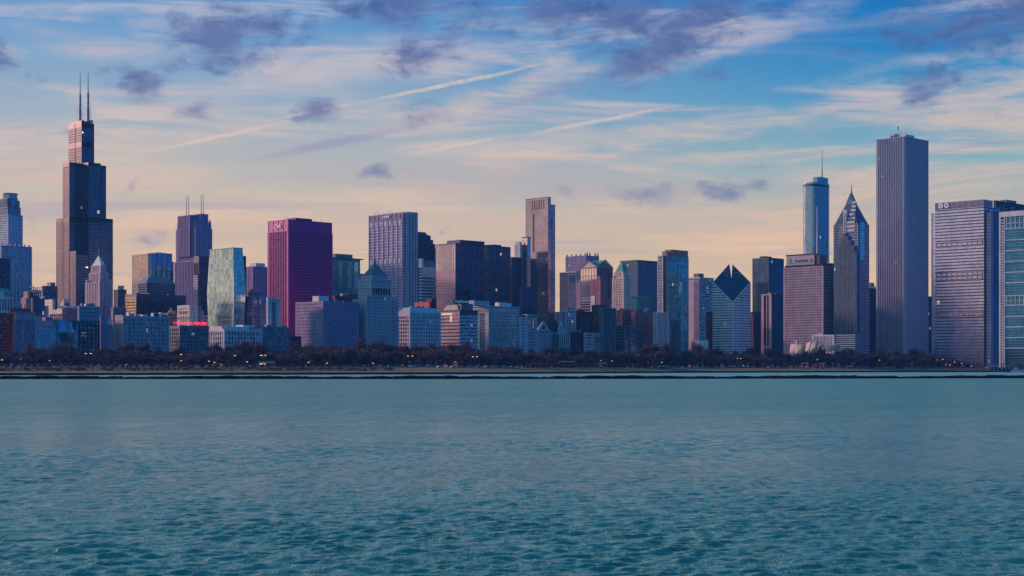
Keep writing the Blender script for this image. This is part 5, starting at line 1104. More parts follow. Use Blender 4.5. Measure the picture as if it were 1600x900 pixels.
# the open lake: wave-shaped mesh, finer toward the viewpoint
def waves():
    rows = []; y = 1000.
    py = 940.
    while py > 591.6:
        rows.append(CH*FP/(py-HY)); py -= max(.34, .62*(py-HY)/330)
    rows = np.array(rows+[900., 960.]); cols = np.tan(np.linspace(R(-23), R(23), 900))
    Yg = np.repeat(rows[:, None], len(cols), 1); Xg = Yg*cols[None, :]
    Zg = np.zeros_like(Xg); rs = np.random.RandomState(5)
    dr = np.gradient(rows)
    for i in range(96):
        L = 10**rs.uniform(math.log10(.32), math.log10(1.9)); a = R(rs.normal(98, 30)); k = 2*math.pi/L
        amp = .0056*L**.95*(1 if L < 1.1 else .6)
        att = np.clip(1.6-2.6*dr/L, 0, 1)[:, None]
        ph = k*(Xg*math.cos(a)+Yg*math.sin(a))+rs.uniform(0, 6.28)
        s = np.sin(ph+.35*np.sin(ph*.37+i)); Zg += att*amp*s
    env = 1+.35*np.sin(Xg*.021+1)*np.sin(Yg*.05+Xg*.013)+.25*np.sin(Xg*.06-Yg*.09)
    Zg *= env
    n, k = Xg.shape
    co = np.stack([Xg, Yg, Zg], -1).reshape(-1, 3).astype(np.float32)
    i = np.arange(n*k).reshape(n, k); q = np.stack([i[:-1, :-1], i[:-1, 1:], i[1:, 1:], i[1:, :-1]], -1).reshape(-1, 4)
    me = bpy.data.meshes.new('lake_water'); me.vertices.add(len(co)); me.vertices.foreach_set('co', co.ravel())
    me.loops.add(q.size); me.loops.foreach_set('vertex_index', q.ravel().astype(np.int32)); me.polygons.add(len(q))
    me.polygons.foreach_set('loop_start', np.arange(0, q.size, 4, dtype=np.int32)); me.polygons.foreach_set('loop_total', np.full(len(q), 4, dtype=np.int32))
    me.polygons.foreach_set('use_smooth', np.ones(len(q), bool)); me.update(calc_edges=True); me.materials.append(MAT['lake'])
    o = bpy.data.objects.new('lake_water', me); C.objects.link(o); o['kind'] = 'structure'
waves()
b = MB(); b.add([(-2850,-900,-.75),(2850,-900,-.75),(2850,3400,-.75),(-2850,3400,-.75)], [(0,1,2,3)]); b.build('deep_water', 'lake', None, 'structure')
# calm harbour water behind the breakwater
b = MB(); pxs = list(range(-700, 2400, 50)); vs = []
for q in pxs:
    D = float(BW(q))+4; x = ray(q)*D; vs.append((x, D, .02)); xl, yl = onland(q, 1.2); vs.append((xl, yl, .02))
b.add(vs, [(2*i, 2*i+2, 2*i+3, 2*i+1) for i in range(len(pxs)-1)]); b.build('harbour_water', 'harbour', None, 'structure')

# ================================================================ TREES
for nm, c in (('twig_brown', (.24, .14, .16)), ('twig_violet', (.22, .14, .22)), ('twig_dark', (.17, .125, .19)), ('twig_rust', (.34, .14, .11))): simple(nm, c, sc=.3, var=.5)
simple('bark', (.03, .024, .028), sc=1.5)
def proto(seed, H=15, spread=.42, twigs=1500, dens=1.0):
    rs = random.Random(seed); tr = MB(); tips = []
    def grow(p, d, L, r, lev):
        q = p+d*L; tr.bar(p, q, r, r2=r*.62, n=5 if lev < 2 else 3)
        if lev == 3: tips.append((p, q, d)); return
        if lev >= 1: tips.append((p.lerp(q, .5), q, d))
        n = (6, 5, 4)[lev]
        for k in range(n):
            a = rs.uniform(0, 6.28); tilt = rs.uniform(.35, .85) if k else rs.uniform(0, .25)
            u = d.orthogonal().normalized(); w = d.cross(u)
            nd = (d*math.cos(tilt)+(u*math.cos(a)+w*math.sin(a))*math.sin(tilt)); nd.z += .12; nd.normalize()
            st = p.lerp(q, rs.uniform(.55, 1) if k else 1)
            grow(st, nd, L*rs.uniform(.62, .86), r*.55, lev+1)
    grow(Vector((0, 0, -.8)), Vector((rs.uniform(-.06, .06), rs.uniform(-.06, .06), 1)).normalized(), H*.30, H*.022, 0)
    cr = MB()
    for _ in range(twigs):
        p, q, d = rs.choice(tips); s = p.lerp(q, rs.uniform(.2, 1.1))
        v = Vector((rs.gauss(0, 1), rs.gauss(0, 1), rs.gauss(.35, .8))).normalized(); v = (v+d*.9).normalized()
        L = rs.uniform(.8, 2.0)*H/15; e = s+v*L; w = v.cross(Vector((rs.gauss(0,1), rs.gauss(0,1), rs.gauss(0,1)))).normalized()*rs.uniform(.04, .085)*H/15*dens
        cr.add([tuple(s-w), tuple(s+w), tuple(e+w*.3), tuple(e-w*.3)], [(0,1,2,3)])
    tr.mats = [MAT['bark']]; 
    return tr.mesh('trunk'), cr
PROTO = []
for i in range(8):
    tm, cr = proto(100+i, twigs=1700, dens=1.25); cms = []
    for c in ('twig_brown', 'twig_violet', 'twig_dark', 'twig_rust'):
        me = cr.mesh('crown'); me.materials.append(MAT[c]); cms.append(me)
    # real height of the prototype
    h = sorted(v[2] for v in cr.v)[int(len(cr.v)*.96)]; PROTO.append((tm, cms, h))
def land_at(px):
    best = None
    for a, c, t in LAND:
        if a <= px <= c and (best is None or c-a < best[0]): best = (c-a, t)
    return best[1] if best else min(LAND, key=lambda l: min(abs(l[0]-px), abs(l[1]-px)))[2]
def tree(px, d, h, hue, lab, group, name='bare_tree', sq=1.0):
    x, y = onland(px, d); z = gz(x, d); tm, cms, ph = random.choice(PROTO)
    r = bpy.data.objects.new(name, None); C.objects.link(r); r.location = (x, y, z-.2); s = h/ph; r.scale = (s*sq, s*sq, s); r.rotation_euler = (0, 0, random.uniform(0, 6.28))
    for me, nm in ((tm, 'trunk'), (cms[hue], 'crown')): o = bpy.data.objects.new(nm, me); C.objects.link(o); o.parent = r
    tag(r, lab, 'tree', group)
TOP = ([-20, 0, 25, 50, 90, 115, 160, 205, 235, 270, 330, 385, 420, 450, 480, 520, 560, 600, 630, 690, 720, 760, 800, 870, 915, 950, 990, 1030, 1100, 1200, 1240, 1330, 1410, 1470, 1500, 1530, 1600, 1650],
       [545, 545, 548, 535, 539, 541, 544, 536, 541, 546, 541, 536, 542, 543, 534, 531, 534, 539, 541, 532, 537, 541, 544, 545, 549, 545, 539, 540, 542, 546, 547, 547, 547, 550, 556, 561, 562, 562])
random.seed(21)
hues = ['brown', 'mauve', 'dark', 'rusty']
cnt = 0
def hgt(px, d, f):
    x, y = onland(px, d); zt = CH+(HY-np.interp(px, *TOP))*y/FP; return (zt-gz(x, d))*f
px = -24
while px < 1630:      # tall rear row
    d = random.uniform(235, 300); hue = random.choice((1, 2, 2, 0)) if px > 900 or 440 < px < 620 else random.choice((1, 2, 0, 1))
    h = hgt(px, d, random.uniform(.68, 1.08)); tree(px, d, h, hue, f'tall bare {hues[hue]} tree, rear row, before {land_at(px)}', f'tall bare trees before {land_at(px)}', sq=max(1, 15/h)**.5)
    px += random.uniform(11, 17); cnt += 1
px = -20
while px < 1630:      # middle row
    d = random.uniform(165, 215); hue = random.choice((0, 0, 1, 3)) if 150 < px < 900 else random.choice((0, 1, 2))
    if 640 < px < 800: hue = random.choice((3, 0, 1))
    h = hgt(px, d, random.uniform(.52, .74)); tree(px, d, h, hue, f'shorter bare {hues[hue]} tree, middle row, before {land_at(px)}', f'shorter bare trees before {land_at(px)}', sq=1.25)
    px += random.uniform(10, 15); cnt += 1
px = -20
while px < 1640:      # front row along the road
    d = random.uniform(124, 150)
    hue = 3 if any(abs(px-q) < 9 for q in (273, 296, 335)) else random.choice((0, 2, 1))
    h = hgt(px, d, random.uniform(.36, .52)); h = max(h, 5)
    tree(px, d, h, hue, f'small bare {hues[hue]} roadside tree before {land_at(px)}', f'small front row trees before {land_at(px)}', sq=1.3)
    px += random.uniform(16, 27); cnt += 1
# one large open-crowned tree
tree(385, 150, hgt(385, 150, .98), 2, 'largest open-crowned dark tree before the arcaded pale stone block', None)
# woods too dense to count between the rows
wd = MB(); rs = random.Random(9); src = [proto(300+i, twigs=420, dens=2.6)[1] for i in range(3)]
for k in range(560):
    px = rs.uniform(-60, 1670); d = rs.choice((rs.uniform(150, 320), rs.uniform(190, 330))); x, y = onland(px, d); z = gz(x, d)
    zt = CH+(HY-np.interp(px, *TOP))*y/FP; h = (zt-z)*rs.uniform(.55, .86)
    c = rs.choice(src); V_ = np.array(c.v); V_ = V_*(h/V_[:, 2].max()); V_[:, :2] *= 1.35; a = rs.uniform(0, 6.28); ca, sa = math.cos(a), math.sin(a)
    W_ = np.stack([V_[:, 0]*ca-V_[:, 1]*sa+x, V_[:, 0]*sa+V_[:, 1]*ca+y, V_[:, 2]+z], 1)
    wd.v.extend(map(tuple, W_)); wd.f.extend([tuple(i+wd.k for i in f) for f in c.f]); wd.mi.extend([0]*len(c.f)); wd.k += len(c.v)
tag(wd.build('woods', 'twig_dark', None, 'stuff'), 'dense tangle of bare undergrowth and branches filling the park', 'woods', None, 'stuff')
# undergrowth hedge band along the road
hd = MB()
for k in range(9000):
    px = rs.uniform(-40, 1640); d = rs.uniform(119.5, 124); x, y = onland(px, d); z = gz(x, d)+rs.uniform(0, 1.7); s = rs.uniform(.3, .8)
    v = [Vector((rs.gauss(0, 1), rs.gauss(0, 1), rs.gauss(0, 1))).normalized()*s for _ in range(2)]; c = Vector((x, y, z)); hd.add([tuple(c-v[0]*.5), tuple(c+v[1]*.4), tuple(c+v[0]*.5), tuple(c-v[1]*.4)], [(0,1,2,3)])
for k in range(12000):
    px = rs.uniform(-40, 610) if k < 8000 else rs.uniform(1180, 1640); d = rs.uniform(30 if k < 8000 else 56, 90); x, y = onland(px, d); z = gz(x, d)+rs.uniform(0, 1.5 if k % 3 else 2.4); s = rs.uniform(.4, 1.0)
    v = [Vector((rs.gauss(0, 1), rs.gauss(0, 1), rs.gauss(0, 1))).normalized()*s for _ in range(2)]; c = Vector((x, y, z)); hd.add([tuple(c-v[0]*.5), tuple(c+v[1]*.4), tuple(c+v[0]*.5), tuple(c-v[1]*.4)], [(0,1,2,3)])
def bush(h, px, d, sq, src_i):
    c = src[src_i]; x, y = onland(px, d); z = gz(x, d); V_ = np.array(c.v); V_ = V_*(h/V_[:, 2].max()); V_[:, :2] *= sq; V_[:, 2] = V_[:, 2]*1.35-h*.35; a = rs.uniform(0, 6.28); ca, sa = math.cos(a), math.sin(a)
    W_ = np.stack([V_[:, 0]*ca-V_[:, 1]*sa+x, V_[:, 0]*sa+V_[:, 1]*ca+y, V_[:, 2]+z], 1); hd.v.extend(map(tuple, W_)); hd.f.extend([tuple(i+hd.k for i in f) for f in c.f]); hd.mi.extend([0]*len(c.f)); hd.k += len(c.v)
for k in range(300): bush(rs.uniform(4.5, 8.5), -40+k*5.6+rs.uniform(-3, 3), rs.uniform(150, 166), 1.9, k % 3)
for k in range(230): bush(rs.uniform(1.6, 3.2), rs.uniform(-30, 612), rs.choice((rs.uniform(28, 90), rs.uniform(24, 45))), 2.2, k % 3)
for k in range(60): bush(rs.uniform(2, 3.5), rs.uniform(1190, 1640), rs.uniform(50, 92), 2.4, k % 3)
tag(hd.build('undergrowth', 'twig_dark', None, 'stuff'), 'low dark undergrowth along the far side of the lake road', 'undergrowth', None, 'stuff')
# row of small round ornamental trees on the lawn
random.seed(5); px = 826; i = 0
while px < 1003:
    tree(px, 66, random.uniform(4.6, 5.6), 1 if i % 3 else 0, 'round clipped purple tree in the lawn row', 'clipped round trees in a row on the lawn', 'ornamental_tree', 1.7); px += 6.6; i += 1
# scrub between lawn and road on the left
px = 4; i = 0
while px < 600:
    tree(px, random.uniform(74, 86), random.uniform(2.6, 4.2), 2, f'low dark sapling on the lawn before {land_at(px)}', f'saplings on the lawn before {land_at(px)}', 'sapling', 1.6); px += random.uniform(8, 15)

# ================================================================ LAMPS, CARS AND SMALL THINGS
emit('lamp_glow', (1.0, .60, .22), 2.0); emit('head_glow', (1.0, .85, .8), .5); emit('tail_glow', (1.0, .05, .05), 1.0); emit('dot_white', (.8, .9, 1.0), 1.5)
random.seed(31)
def lamp(px, d, h, lab, heads=2, glow='lamp_glow', group=None):
    x, y = onland(px, d); r = empty('street_lamp', (x, y, gz(x, d))); tag(r, lab, 'street lamp', group)
    m = MB(); m.bar((0, 0, 0), (0, 0, h), .22, r2=.12, n=6); m.build('pole', 'dark', r)
    m = MB(); g = MB()
    for s in ((-1, 1) if heads == 2 else (0,)):
        if s: m.bar((0, 0, h-.2), (s*1.7, 0, h+.15), .09)
        m.box(s*2.0-.6, s*2.0+.6, -.3, .3, h, h+.3); g.box(s*2.0-.62, s*2.0+.62, -.34, .34, h-.36, h-.02)
    m.build('lamp_head', 'dark', r); g.build('lens', glow, r)
for px, py, d, w in ((138, 552, 60, 'double-headed'), (411, 555, 60, 'double-headed'), (641, 556, 75, 'double-headed'), (742, 557, 75, 'double-headed'), (1155, 560, 90, 'double-headed'), (1294, 551, 160, 'double-headed')):
    x, y = onland(px, d); h = CH+(HY-py)*y/FP-gz(x, d); lamp(px, d, h, f'tall double-headed street lamp before {land_at(px)}')
for px, py, d in ((3, 562, 140), (32, 560.5, 140), (78, 563, 140), (152, 565, 140), (283, 553.5, 100), (283, 563.5, 118), (326.5, 564, 118), (335, 566, 140), (367, 555, 118), (386, 565, 118), (409.5, 555, 118), (482, 566, 140), (511, 567, 140), (583, 569, 140), (1012.5, 565.5, 140), (1277, 561.5, 90), (1374, 562.5, 90), (1034, 566, 140), (1161, 571, 110), (983, 572, 110), (939, 563, 150), (956, 564, 150)):
    x, y = onland(px, d); h = max(3, CH+(HY-py)*y/FP-gz(x, d)); lamp(px, d, h, f'small lit park lamp before {land_at(px)}', 1, 'lamp_glow', f'small lit park lamps before {land_at(px)}')
for px, py, d in ((1032, 560, 90), (1120, 556, 90), (1138, 554, 90), (1017, 555, 90), (830, 563, 100), (845, 562, 100), (867, 563, 100), (531, 556, 80)):
    x, y = onland(px, d); h = max(3, CH+(HY-py)*y/FP-gz(x, d)); lamp(px, d, h, f'slim grey lamp post before {land_at(px)}', 2, 'slate', f'slim unlit lamp posts before {land_at(px)}')
# cars
paints = {'white': (.6, .6, .62), 'silver': (.3, .31, .34), 'dark blue': (.03, .05, .12), 'black': (.012, .012, .016), 'red': (.35, .02, .03), 'grey': (.12, .12, .14)}
for k, v in paints.items(): wall('paint_'+k, v, .3, .03)
def car_body():
    m = MB(); P = [(-2.2, .35), (-2.25, .8), (-1.5, .95), (-.9, 1.42), (.65, 1.45), (1.35, .98), (2.15, .85), (2.25, .4)]
    w = .85; n = len(P); m.add([(x, -w, z) for x, z in P]+[(x, w, z) for x, z in P], [tuple(range(n)), tuple(range(n, 2*n))[::-1]]+[(i, n+i, n+(i+1) % n, (i+1) % n) for i in range(n)]); return m
def car_win():
    m = MB(); P = [(-1.35, .98), (-.85, 1.36), (.6, 1.38), (1.15, 1.0)]
    for y in (-.87, .86): m.add([(x, y, z) for x, z in P]+[(x, y+.01, z) for x, z in P], [(0,1,2,3), (7,6,5,4), (0,4,5,1), (1,5,6,2), (2,6,7,3), (3,7,4,0)])
    return m
def car_wheels(x):
    m = MB(); m2 = [(x+.33*math.cos(R(a)), .34+.33*math.sin(R(a))) for a in range(0, 360, 45)]
    for y0, y1 in ((-.9, -.7), (.7, .9)): m.add([(a, y0, b_) for a, b_ in m2]+[(a, y1, b_) for a, b_ in m2], [tuple(range(8)), tuple(range(8, 16))[::-1]]+[(i, 8+i, 8+(i+1) % 8, (i+1) % 8) for i in range(8)])
    return m
CB = {}; 
for k in paints: mm = car_body(); mm.mats = [MAT['paint_'+k]]; CB[k] = mm.mesh('body')
q = car_win(); q.mats = [MAT['g_black']]; CW = q.mesh('window'); q = car_wheels(-1.4); q.mats = [MAT['black']]; W1 = q.mesh('wheels'); q = car_wheels(1.4); q.mats = [MAT['black']]; W2 = q.mesh('wheels')
q = MB(); q.box(2.2, 2.32, -.8, -.45, .6, .8); q.mats = [MAT['head_glow']]; HL = q.mesh('headlight'); q = MB(); q.box(2.2, 2.32, .45, .8, .6, .8); q.mats = [MAT['head_glow']]; HL2 = q.mesh('headlight')
q = MB(); q.box(-2.34, -2.2, -.8, -.5, .65, .82); q.box(-2.34, -2.2, .5, .8, .65, .82); q.mats = [MAT['tail_glow']]; TL = q.mesh('tail_lights')
px = -10
while px < 1420:
    if not (826 < px < 1000 and random.random() < .4):
        moving = random.random() < .4; d = random.uniform(96, 102) if not moving else random.uniform(107, 116); x, y = onland(px, d)
        c = random.choice(list(paints)); r = empty('car', (x, y, gz(x, d)), math.atan2(float(Ysh(x+5)-Ysh(x-5)), 10)+R(random.choice((0, 180)))+R(random.uniform(-25, 25)))
        s = random.choice((1, 1, 1.15)); r.scale = (s, s, s*random.choice((1, 1.2)))
        tag(r, f'{c} car {"driving" if moving else "parked"} on the lake road before {land_at(px)}', 'car', f'{c} cars before {land_at(px)}')
        for me in (CB[c], CW, W1, W2, HL, HL2, TL): o = bpy.data.objects.new(me.name.split('.')[0], me); C.objects.link(o); o.parent = r
    px += random.uniform(6.5, 15)
def place(px, d): x, y = onland(px, d); return x, y, gz(x, d)
# minor things on the shore
x, y, z = place(886, 112); r = empty('park_shelter', (x, y, z)); tag(r, 'low shelter with a flat teal roof among the park trees', 'shelter')
m = MB(); m.frus((-9, 9, -4, 4), (-7, 7, -2, 2), 5.2, 6.4); m.build('roof', 'copper_green', r)
for sx in (-8, -3, 3, 8): m = MB(); m.box(sx-.2, sx+.2, -3.4, -3, 0, 5.2); m.build('post', 'slate', r)
m = MB(); m.box(-8, 8, 1, 3, 0, 5.1); m.build('back_wall', 'navy_wall', r)
x, y, z = place(942, 118); r = empty('kiosk', (x, y, z)); tag(r, 'small cream lit kiosk with a pitched roof at the wood edge', 'kiosk'); m = MB(); m.box(-4, 4, -2, 2, 0, 3.6); m.build('walls', 'cream', r); m = MB(); m.frus((-4.6, 4.6, -2.5, 2.5), (-3, 3, -.3, .3), 3.6, 5.4); m.build('roof', 'tan', r)
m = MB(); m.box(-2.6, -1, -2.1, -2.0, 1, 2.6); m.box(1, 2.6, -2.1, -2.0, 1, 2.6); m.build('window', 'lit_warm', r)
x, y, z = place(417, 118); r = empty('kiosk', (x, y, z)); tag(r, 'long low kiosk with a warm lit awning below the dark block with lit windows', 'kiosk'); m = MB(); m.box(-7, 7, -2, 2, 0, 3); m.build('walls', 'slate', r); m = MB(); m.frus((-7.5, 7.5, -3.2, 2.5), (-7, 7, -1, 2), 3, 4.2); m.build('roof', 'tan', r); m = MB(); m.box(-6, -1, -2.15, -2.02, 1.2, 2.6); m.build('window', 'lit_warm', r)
x, y, z = place(1037, 60); r = empty('work_container', (x, y, z)); tag(r, 'green site container with tarpaulin hump on the lawn by the water', 'container'); m = MB(); m.box(-6, 6, -1.3, 1.3, .1, 2.6); m.build('body', 'container_green', r) if 'container_green' in MAT else None
wall('container_green', (.02, .16, .12), .5); 
if not [c for c in r.children]: m.build('body', 'container_green', r)
m = MB(); m.frus((-3, 3, -1.2, 1.2), (-1.4, 1.4, -.4, .4), 2.6, 4.0); m.build('tarpaulin', 'slate', r)
m = MB(); [m.box(k-.08, k+.08, -1.42, -1.3, .1, 2.6) for k in range(-6, 7)]; m.build('ribs', 'container_green', r, 'stuff')
for px in (1008, 1023): 
    x, y, z = place(px, 70); r = empty('delivery_van', (x, y, z)); tag(r, f'red van parked on the lawn {"left" if px < 1010 else "just left"} of the green site container', 'van', None)
    m = MB(); P = [(-2.6, .4), (-2.6, 2.2), (1.3, 2.25), (2.1, 1.3), (2.7, 1.1), (2.7, .4)]; n = 6; m.add([(a, -.95, c) for a, c in P]+[(a, .95, c) for a, c in P], [tuple(range(n)), tuple(range(n, 2*n))[::-1]]+[(i, n+i, n+(i+1) % n, (i+1) % n) for i in range(n)]); m.build('body', 'paint_red', r)
    for w in (-1.7, 1.8): o = bpy.data.objects.new('wheels', (W1 if w < 0 else W2)); C.objects.link(o); o.parent = r
    m = MB(); m.box(1.2, 1.9, -.97, .97, 1.4, 1.95); m.build('window', 'g_black', r)
# far right: harbour club roof, boats, frames and lights
x, y, z = place(1562, 12); r = empty('boat_house', (x, y, z)); tag(r, 'long low boathouse with an arched pale roof at the far right shore', 'boathouse')
m = MB(); m.box(-15, 15, 0, 8, 0, 3.6); m.build('walls', 'navy_wall', r); m = MB()
for k in range(8): a0, a1 = k/8, (k+1)/8; m.add([(-17+34*a0, -2, 3.3+1.9*math.sin(math.pi*min(a0*2.2, 1)*.5)), (-17+34*a1, -2, 3.3+1.9*math.sin(math.pi*min(a1*2.2, 1)*.5)), (-17+34*a1, 9, 3.5+1.9*math.sin(math.pi*min(a1*2.2, 1)*.5)), (-17+34*a0, 9, 3.5+1.9*math.sin(math.pi*min(a0*2.2, 1)*.5))]+[(-17+34*a0, -2, 4.0+1.9*math.sin(math.pi*min(a0*2.2, 1)*.5)), (-17+34*a1, -2, 4.0+1.9*math.sin(math.pi*min(a1*2.2, 1)*.5)), (-17+34*a1, 9, 4.2+1.9*math.sin(math.pi*min(a1*2.2, 1)*.5)), (-17+34*a0, 9, 4.2+1.9*math.sin(math.pi*min(a0*2.2, 1)*.5))], BOXF)
m.build('arched_roof', 'steel', r)
for k in range(6): m = MB(); m.box(-13+k*5, -12.4+k*5, -1.6, -1.2, 0, 4); m.build('post', 'pale_stone', r)
def boat(px, d, s, lab):
    x, y = onland(px, 0); y -= d; r = empty('motor_boat', (x, y, 0)); r.scale = (s, s, s); r.rotation_euler = (0, 0, R(12)); tag(r, lab, 'boat')
    m = MB(); A = [(-6, -1.8), (3, -1.9), (7.5, 0), (3, 1.9), (-6, 1.8)]; B_ = [(-6, -2.1), (3.5, -2.2), (9, 0), (3.5, 2.2), (-6, 2.1)]; m.prism(A, -.4, 1.7, None, B_); m.build('hull', 'white', r)
    m = MB(); m.frus((-4, 3.5, -1.5, 1.5), (-3.5, 1.8, -1.2, 1.2), 1.7, 3.3); m.build('cabin', 'cream', r); m = MB(); m.frus((-3, 1, -1, 1), (-2.6, .4, -.9, .9), 3.3, 4.6); m.build('flying_bridge', 'cream', r)
    m = MB(); m.box(-3.4, 2.9, -1.52, -1.40, 2.2, 2.8); m.build('window', 'g_black', r); m = MB(); m.bar((-1, 0, 4.6), (-1, 0, 7.5), .08); m.build('mast', 'steel', r)
boat(1586, 8, 1.25, 'cream and white motor boat moored at the far right shore')
boat(1597, 12, .8, 'smaller white motor boat partly cut by the right edge')
x, y, z = place(1522, 150); r = empty('climbing_frame', (x, y, z)); tag(r, 'white branching steel mast structure before the broad banded glass tower', 'frame')
for k, (a, c, e, f) in enumerate(((-8, 0, 0, 26), (-4, 0, 3, 24), (8, 0, 2, 25), (3, 2, -5, 20), (-7, -2, 6, 18), (0, 2, 8, 14), (5, -1, -7, 13))): m = MB(); m.bar((a, c, 0), (e, 0, f), .45, r2=.3); m.build('strut', 'pale_stone', r)
for k in range(3): m = MB(); m.bar((-7+k*1.3, 0, 7+k*5), (7-k*1.3, 0, 7+k*5), .25); m.build('cross_bar', 'pale_stone', r)
x, y, z = place(1592, 150); r = empty('bridge_pylon', (x, y, z)); tag(r, 'blue-white A-shaped pylon by the foot of the white-framed glass tower', 'pylon')
for a, e in ((-13, 3), (5, 3)): m = MB(); m.bar((a, 0, 0), (e, 0, 23), .45); m.build('leg', 'steel', r)
m = MB(); m.bar((-8, 0, 7), (4.4, 0, 7), .3); m.build('cross_bar', 'steel', r)
# elevated road deck on the right with lights
x, y, z = place(1560, 190); r = empty('road_deck', (x, y, z)); tag(r, 'raised road deck carrying lights past the glass towers at far right', 'bridge'); m = MB(); m.box(-60, 60, 0, 10, 7.6, 9); m.build('deck', 'tan', r)
for k in range(9): m = MB(); m.box(-56+k*14, -54.5+k*14, 2, 8, 0, 7.6); m.build('pier', 'slate', r)
m = MB(); [m.bar((-60+k*4, 0, 9), (-60+k*4, 0, 10.2), .1) for k in range(31)]; m.bar((-60, 0, 10.2), (60, 0, 10.2), .12); m.build('railing', 'steel', r, 'stuff')
random.seed(77)
for i in range(40):
    px = random.uniform(1440, 1600); d = random.uniform(60, 200); col = random.choice(('lamp_glow', 'dot_white', 'lamp_glow', 'head_glow', 'tail_glow')); nm = {'lamp_glow': 'amber', 'dot_white': 'white', 'head_glow': 'pale', 'tail_glow': 'red'}[col]
    x, y, z = place(px, d); hh = random.uniform(3, 13); r = empty('light_post', (x, y, z)); tag(r, f'slender post with a {nm} light among the harbour trees at far right', 'light', f'{nm} lights among the harbour trees at far right'); m = MB(); m.bar((0, 0, 0), (0, 0, hh), .12); m.build('pole', 'dark', r); m = MB(); m.cyl(0, 0, .42, hh, hh+.7, n=6); m.build('lens', col, r)
# concert sails
def sail(px0, px1, py0, py1, lab, lean, mat='metal_sail', n_=1935, peak=.5, foot=552):
    w = w_of(px1, n_); X0, Y0 = NX_*n_+WX_*w, NY_*n_+WY_*w; w2 = w_of(px0, n_); X1, Y1 = NX_*n_+WX_*w2, NY_*n_+WY_*w2
    D = Y0; r = empty('concert_sail', (X0, Y0, 0)); tag(r, lab, 'sculpture'); m = MB(); nu, nv = 14, 7; V_ = []
    zt = lambda u: CH+(HY-(py0+(py1-py0)*u-2.0*math.sin(math.pi*u)*peak))*D/FP; zb = CH+(HY-foot)*D/FP
    for u_ in range(nu+1):
        u = u_/nu
        for v_ in range(nv+1):
            v = v_/nv; x = (X1-X0)*(1-u); y = (Y1-Y0)*(1-u); bul = 4.5*math.sin(math.pi*v*.8)*math.sin(math.pi*u)+lean*v*v*6
            V_.append((x+bul*.25, y-bul, zb+(zt(u)-zb)*v))
    k = nv+1; m.add(V_, [(a*k+c, (a+1)*k+c, (a+1)*k+c+1, a*k+c+1) for a in range(nu) for c in range(nv)])
    o = m.build('metal_sheet', mat, r); md = o.modifiers.new('thickness', 'SOLIDIFY'); md.thickness = .4
    m = MB(); [m.bar((V_[a*k][0]+1, V_[a*k][1]+3, GZ), (V_[a*k+4][0], V_[a*k+4][1]+.8, V_[a*k+4][2]), .2) for a in range(0, nu+1, 3)]; m.build('strut', 'steel', r, 'stuff')
sail(1234, 1250, 537, 542, 'leftmost curled metal concert sail, shining gold', .6); sail(1242, 1257, 538, 541, 'low rippled metal sail between the curled left one and the twin peaks', .9, n_=1925)
sail(1241, 1247, 533, 530.5, 'small dark upright metal sail fin rising behind the leftmost curled one', .2, 'slate', n_=1945); sail(1258, 1268, 536, 532.5, 'bright metal sail curving up to a left-hand peak in the middle', .8)
sail(1266, 1277, 535, 532, 'blue-shadowed metal sail with the highest peak', 1.0, n_=1930); sail(1274, 1289, 531, 546, 'dark metal sail sweeping down to the right', .4, 'slate', n_=1940, peak=1.5); sail(1283, 1289, 541, 546, 'small bright triangular metal sail beside the dark sweeping one', .5, n_=1922)
sail(1290, 1312, 541, 537.5, 'long low blue metal band sail at the right end of the stage', .7, n_=1928, foot=548)
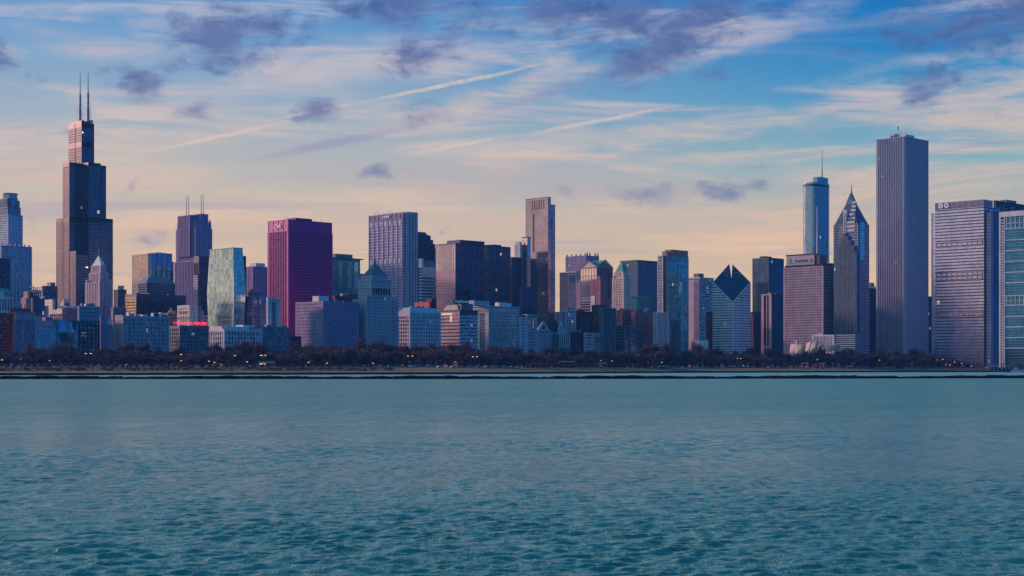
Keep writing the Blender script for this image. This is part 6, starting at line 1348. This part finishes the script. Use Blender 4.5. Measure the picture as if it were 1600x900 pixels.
# walkers on the shore path
def person(px, d, lab, top='dark', rot=0):
    x, y, z = place(px, d); r = empty('person', (x, y, z), rot); tag(r, lab, 'person')
    me = bpy.data.meshes.new('body'); J = [(0,0,.95), (0,0,1.2), (0,0,1.45), (0,0,1.55), (0,.02,1.68), (.19,0,1.42), (.24,.05,1.12), (.22,-.1,.88), (-.19,0,1.42), (-.25,-.06,1.12), (-.22,-.22,.9), (.1,.0,.9), (.13,-.12,.5), (.12,.06,.06), (.12,-.12,.03), (-.1,0,.9), (-.12,.1,.5), (-.12,.3,.1), (-.12,.16,.03)]
    E = [(0,1),(1,2),(2,3),(3,4),(2,5),(5,6),(6,7),(2,8),(8,9),(9,10),(0,11),(11,12),(12,13),(13,14),(0,15),(15,16),(16,17),(17,18)]
    me.from_pydata(J, E, []); o = bpy.data.objects.new('body', me); C.objects.link(o); o.parent = r; me.materials.append(MAT[top])
    o.modifiers.new('skin', 'SKIN'); rad = [.15, .16, .17, .06, .105, .07, .05, .04, .07, .05, .04, .095, .065, .045, .04, .095, .065, .045, .04]
    for v, q in zip(me.skin_vertices[0].data, rad): v.radius = (q, q)
    me.skin_vertices[0].data[0].use_root = True; sb = o.modifiers.new('smooth', 'SUBSURF'); sb.levels = 1; sb.render_levels = 1
for i, (px, lab, t) in enumerate(((84, 'person in dark coat walking on the shore path before the low blue-green block', 'dark'), (32, 'person in dark coat standing on the shore path at far left', 'dark'), (188, 'person in dark clothes on the shore path before the wide blue-grey hotel', 'dark'), (419, 'person in dark clothes walking below the double-headed lamp by the lit-window block', 'dark'), (616, 'person in dark clothes on the path before the square white block', 'dark'), (696, 'person in a dark jacket standing on the grass before the banded office block', 'navy_wall'), (1142, 'person in dark clothes on the lawn before the diamond-roofed tower', 'dark'), (1304, 'person in dark clothes walking on the lawn before the spired tower', 'dark'), (949, 'person in brown coat on the shore path before the clipped trees', 'brown'))):
    person(px, (6, 5, 7, 6, 20, 16, 8, 30, 6)[i], lab, t, random.uniform(0, 6))

# labels shared by several: say which one, counted from the left
from collections import defaultdict
ORD = 'first second third fourth fifth sixth seventh eighth ninth tenth eleventh twelfth'.split()
by = defaultdict(list)
for o in C.objects:
    if o.parent is None and 'label' in o and 'category' in o: by[o['label']].append(o)
for lb, os_ in by.items():
    if len(os_) < 2: continue
    os_.sort(key=lambda o: o.location.x/o.location.y)
    for i, o in enumerate(os_):
        nth = ORD[i] if i < len(ORD) else (f'{i+1}th' if i % 10 not in (0, 1, 2) or i < 20 else f'{i+1}' + {0: 'st', 1: 'nd', 2: 'rd'}[i % 10])
        o['label'] = f'{nth} from left: {lb}'
# ================================================================ HAZE
hz = MB(); hz.box(-2950, 2950, -950, 4750, -3.6, 545)
hm = bpy.data.materials.new('haze'); hm.use_nodes = True; T = NT(hm.node_tree)
pv = T.n('ShaderNodeVolumePrincipled'); pv.inputs['Density'].default_value = .000028; pv.inputs['Color'].default_value = (.12, .46, 1.0, 1); pv.inputs['Anisotropy'].default_value = .2
o = T.n('ShaderNodeOutputMaterial'); T.t.links.new(pv.outputs[0], o.inputs['Volume']); MAT['haze'] = hm
ho = hz.build('haze', 'haze', None, 'stuff'); tag(ho, 'thin blue evening haze lying over the lake and city', 'haze', None, 'stuff')
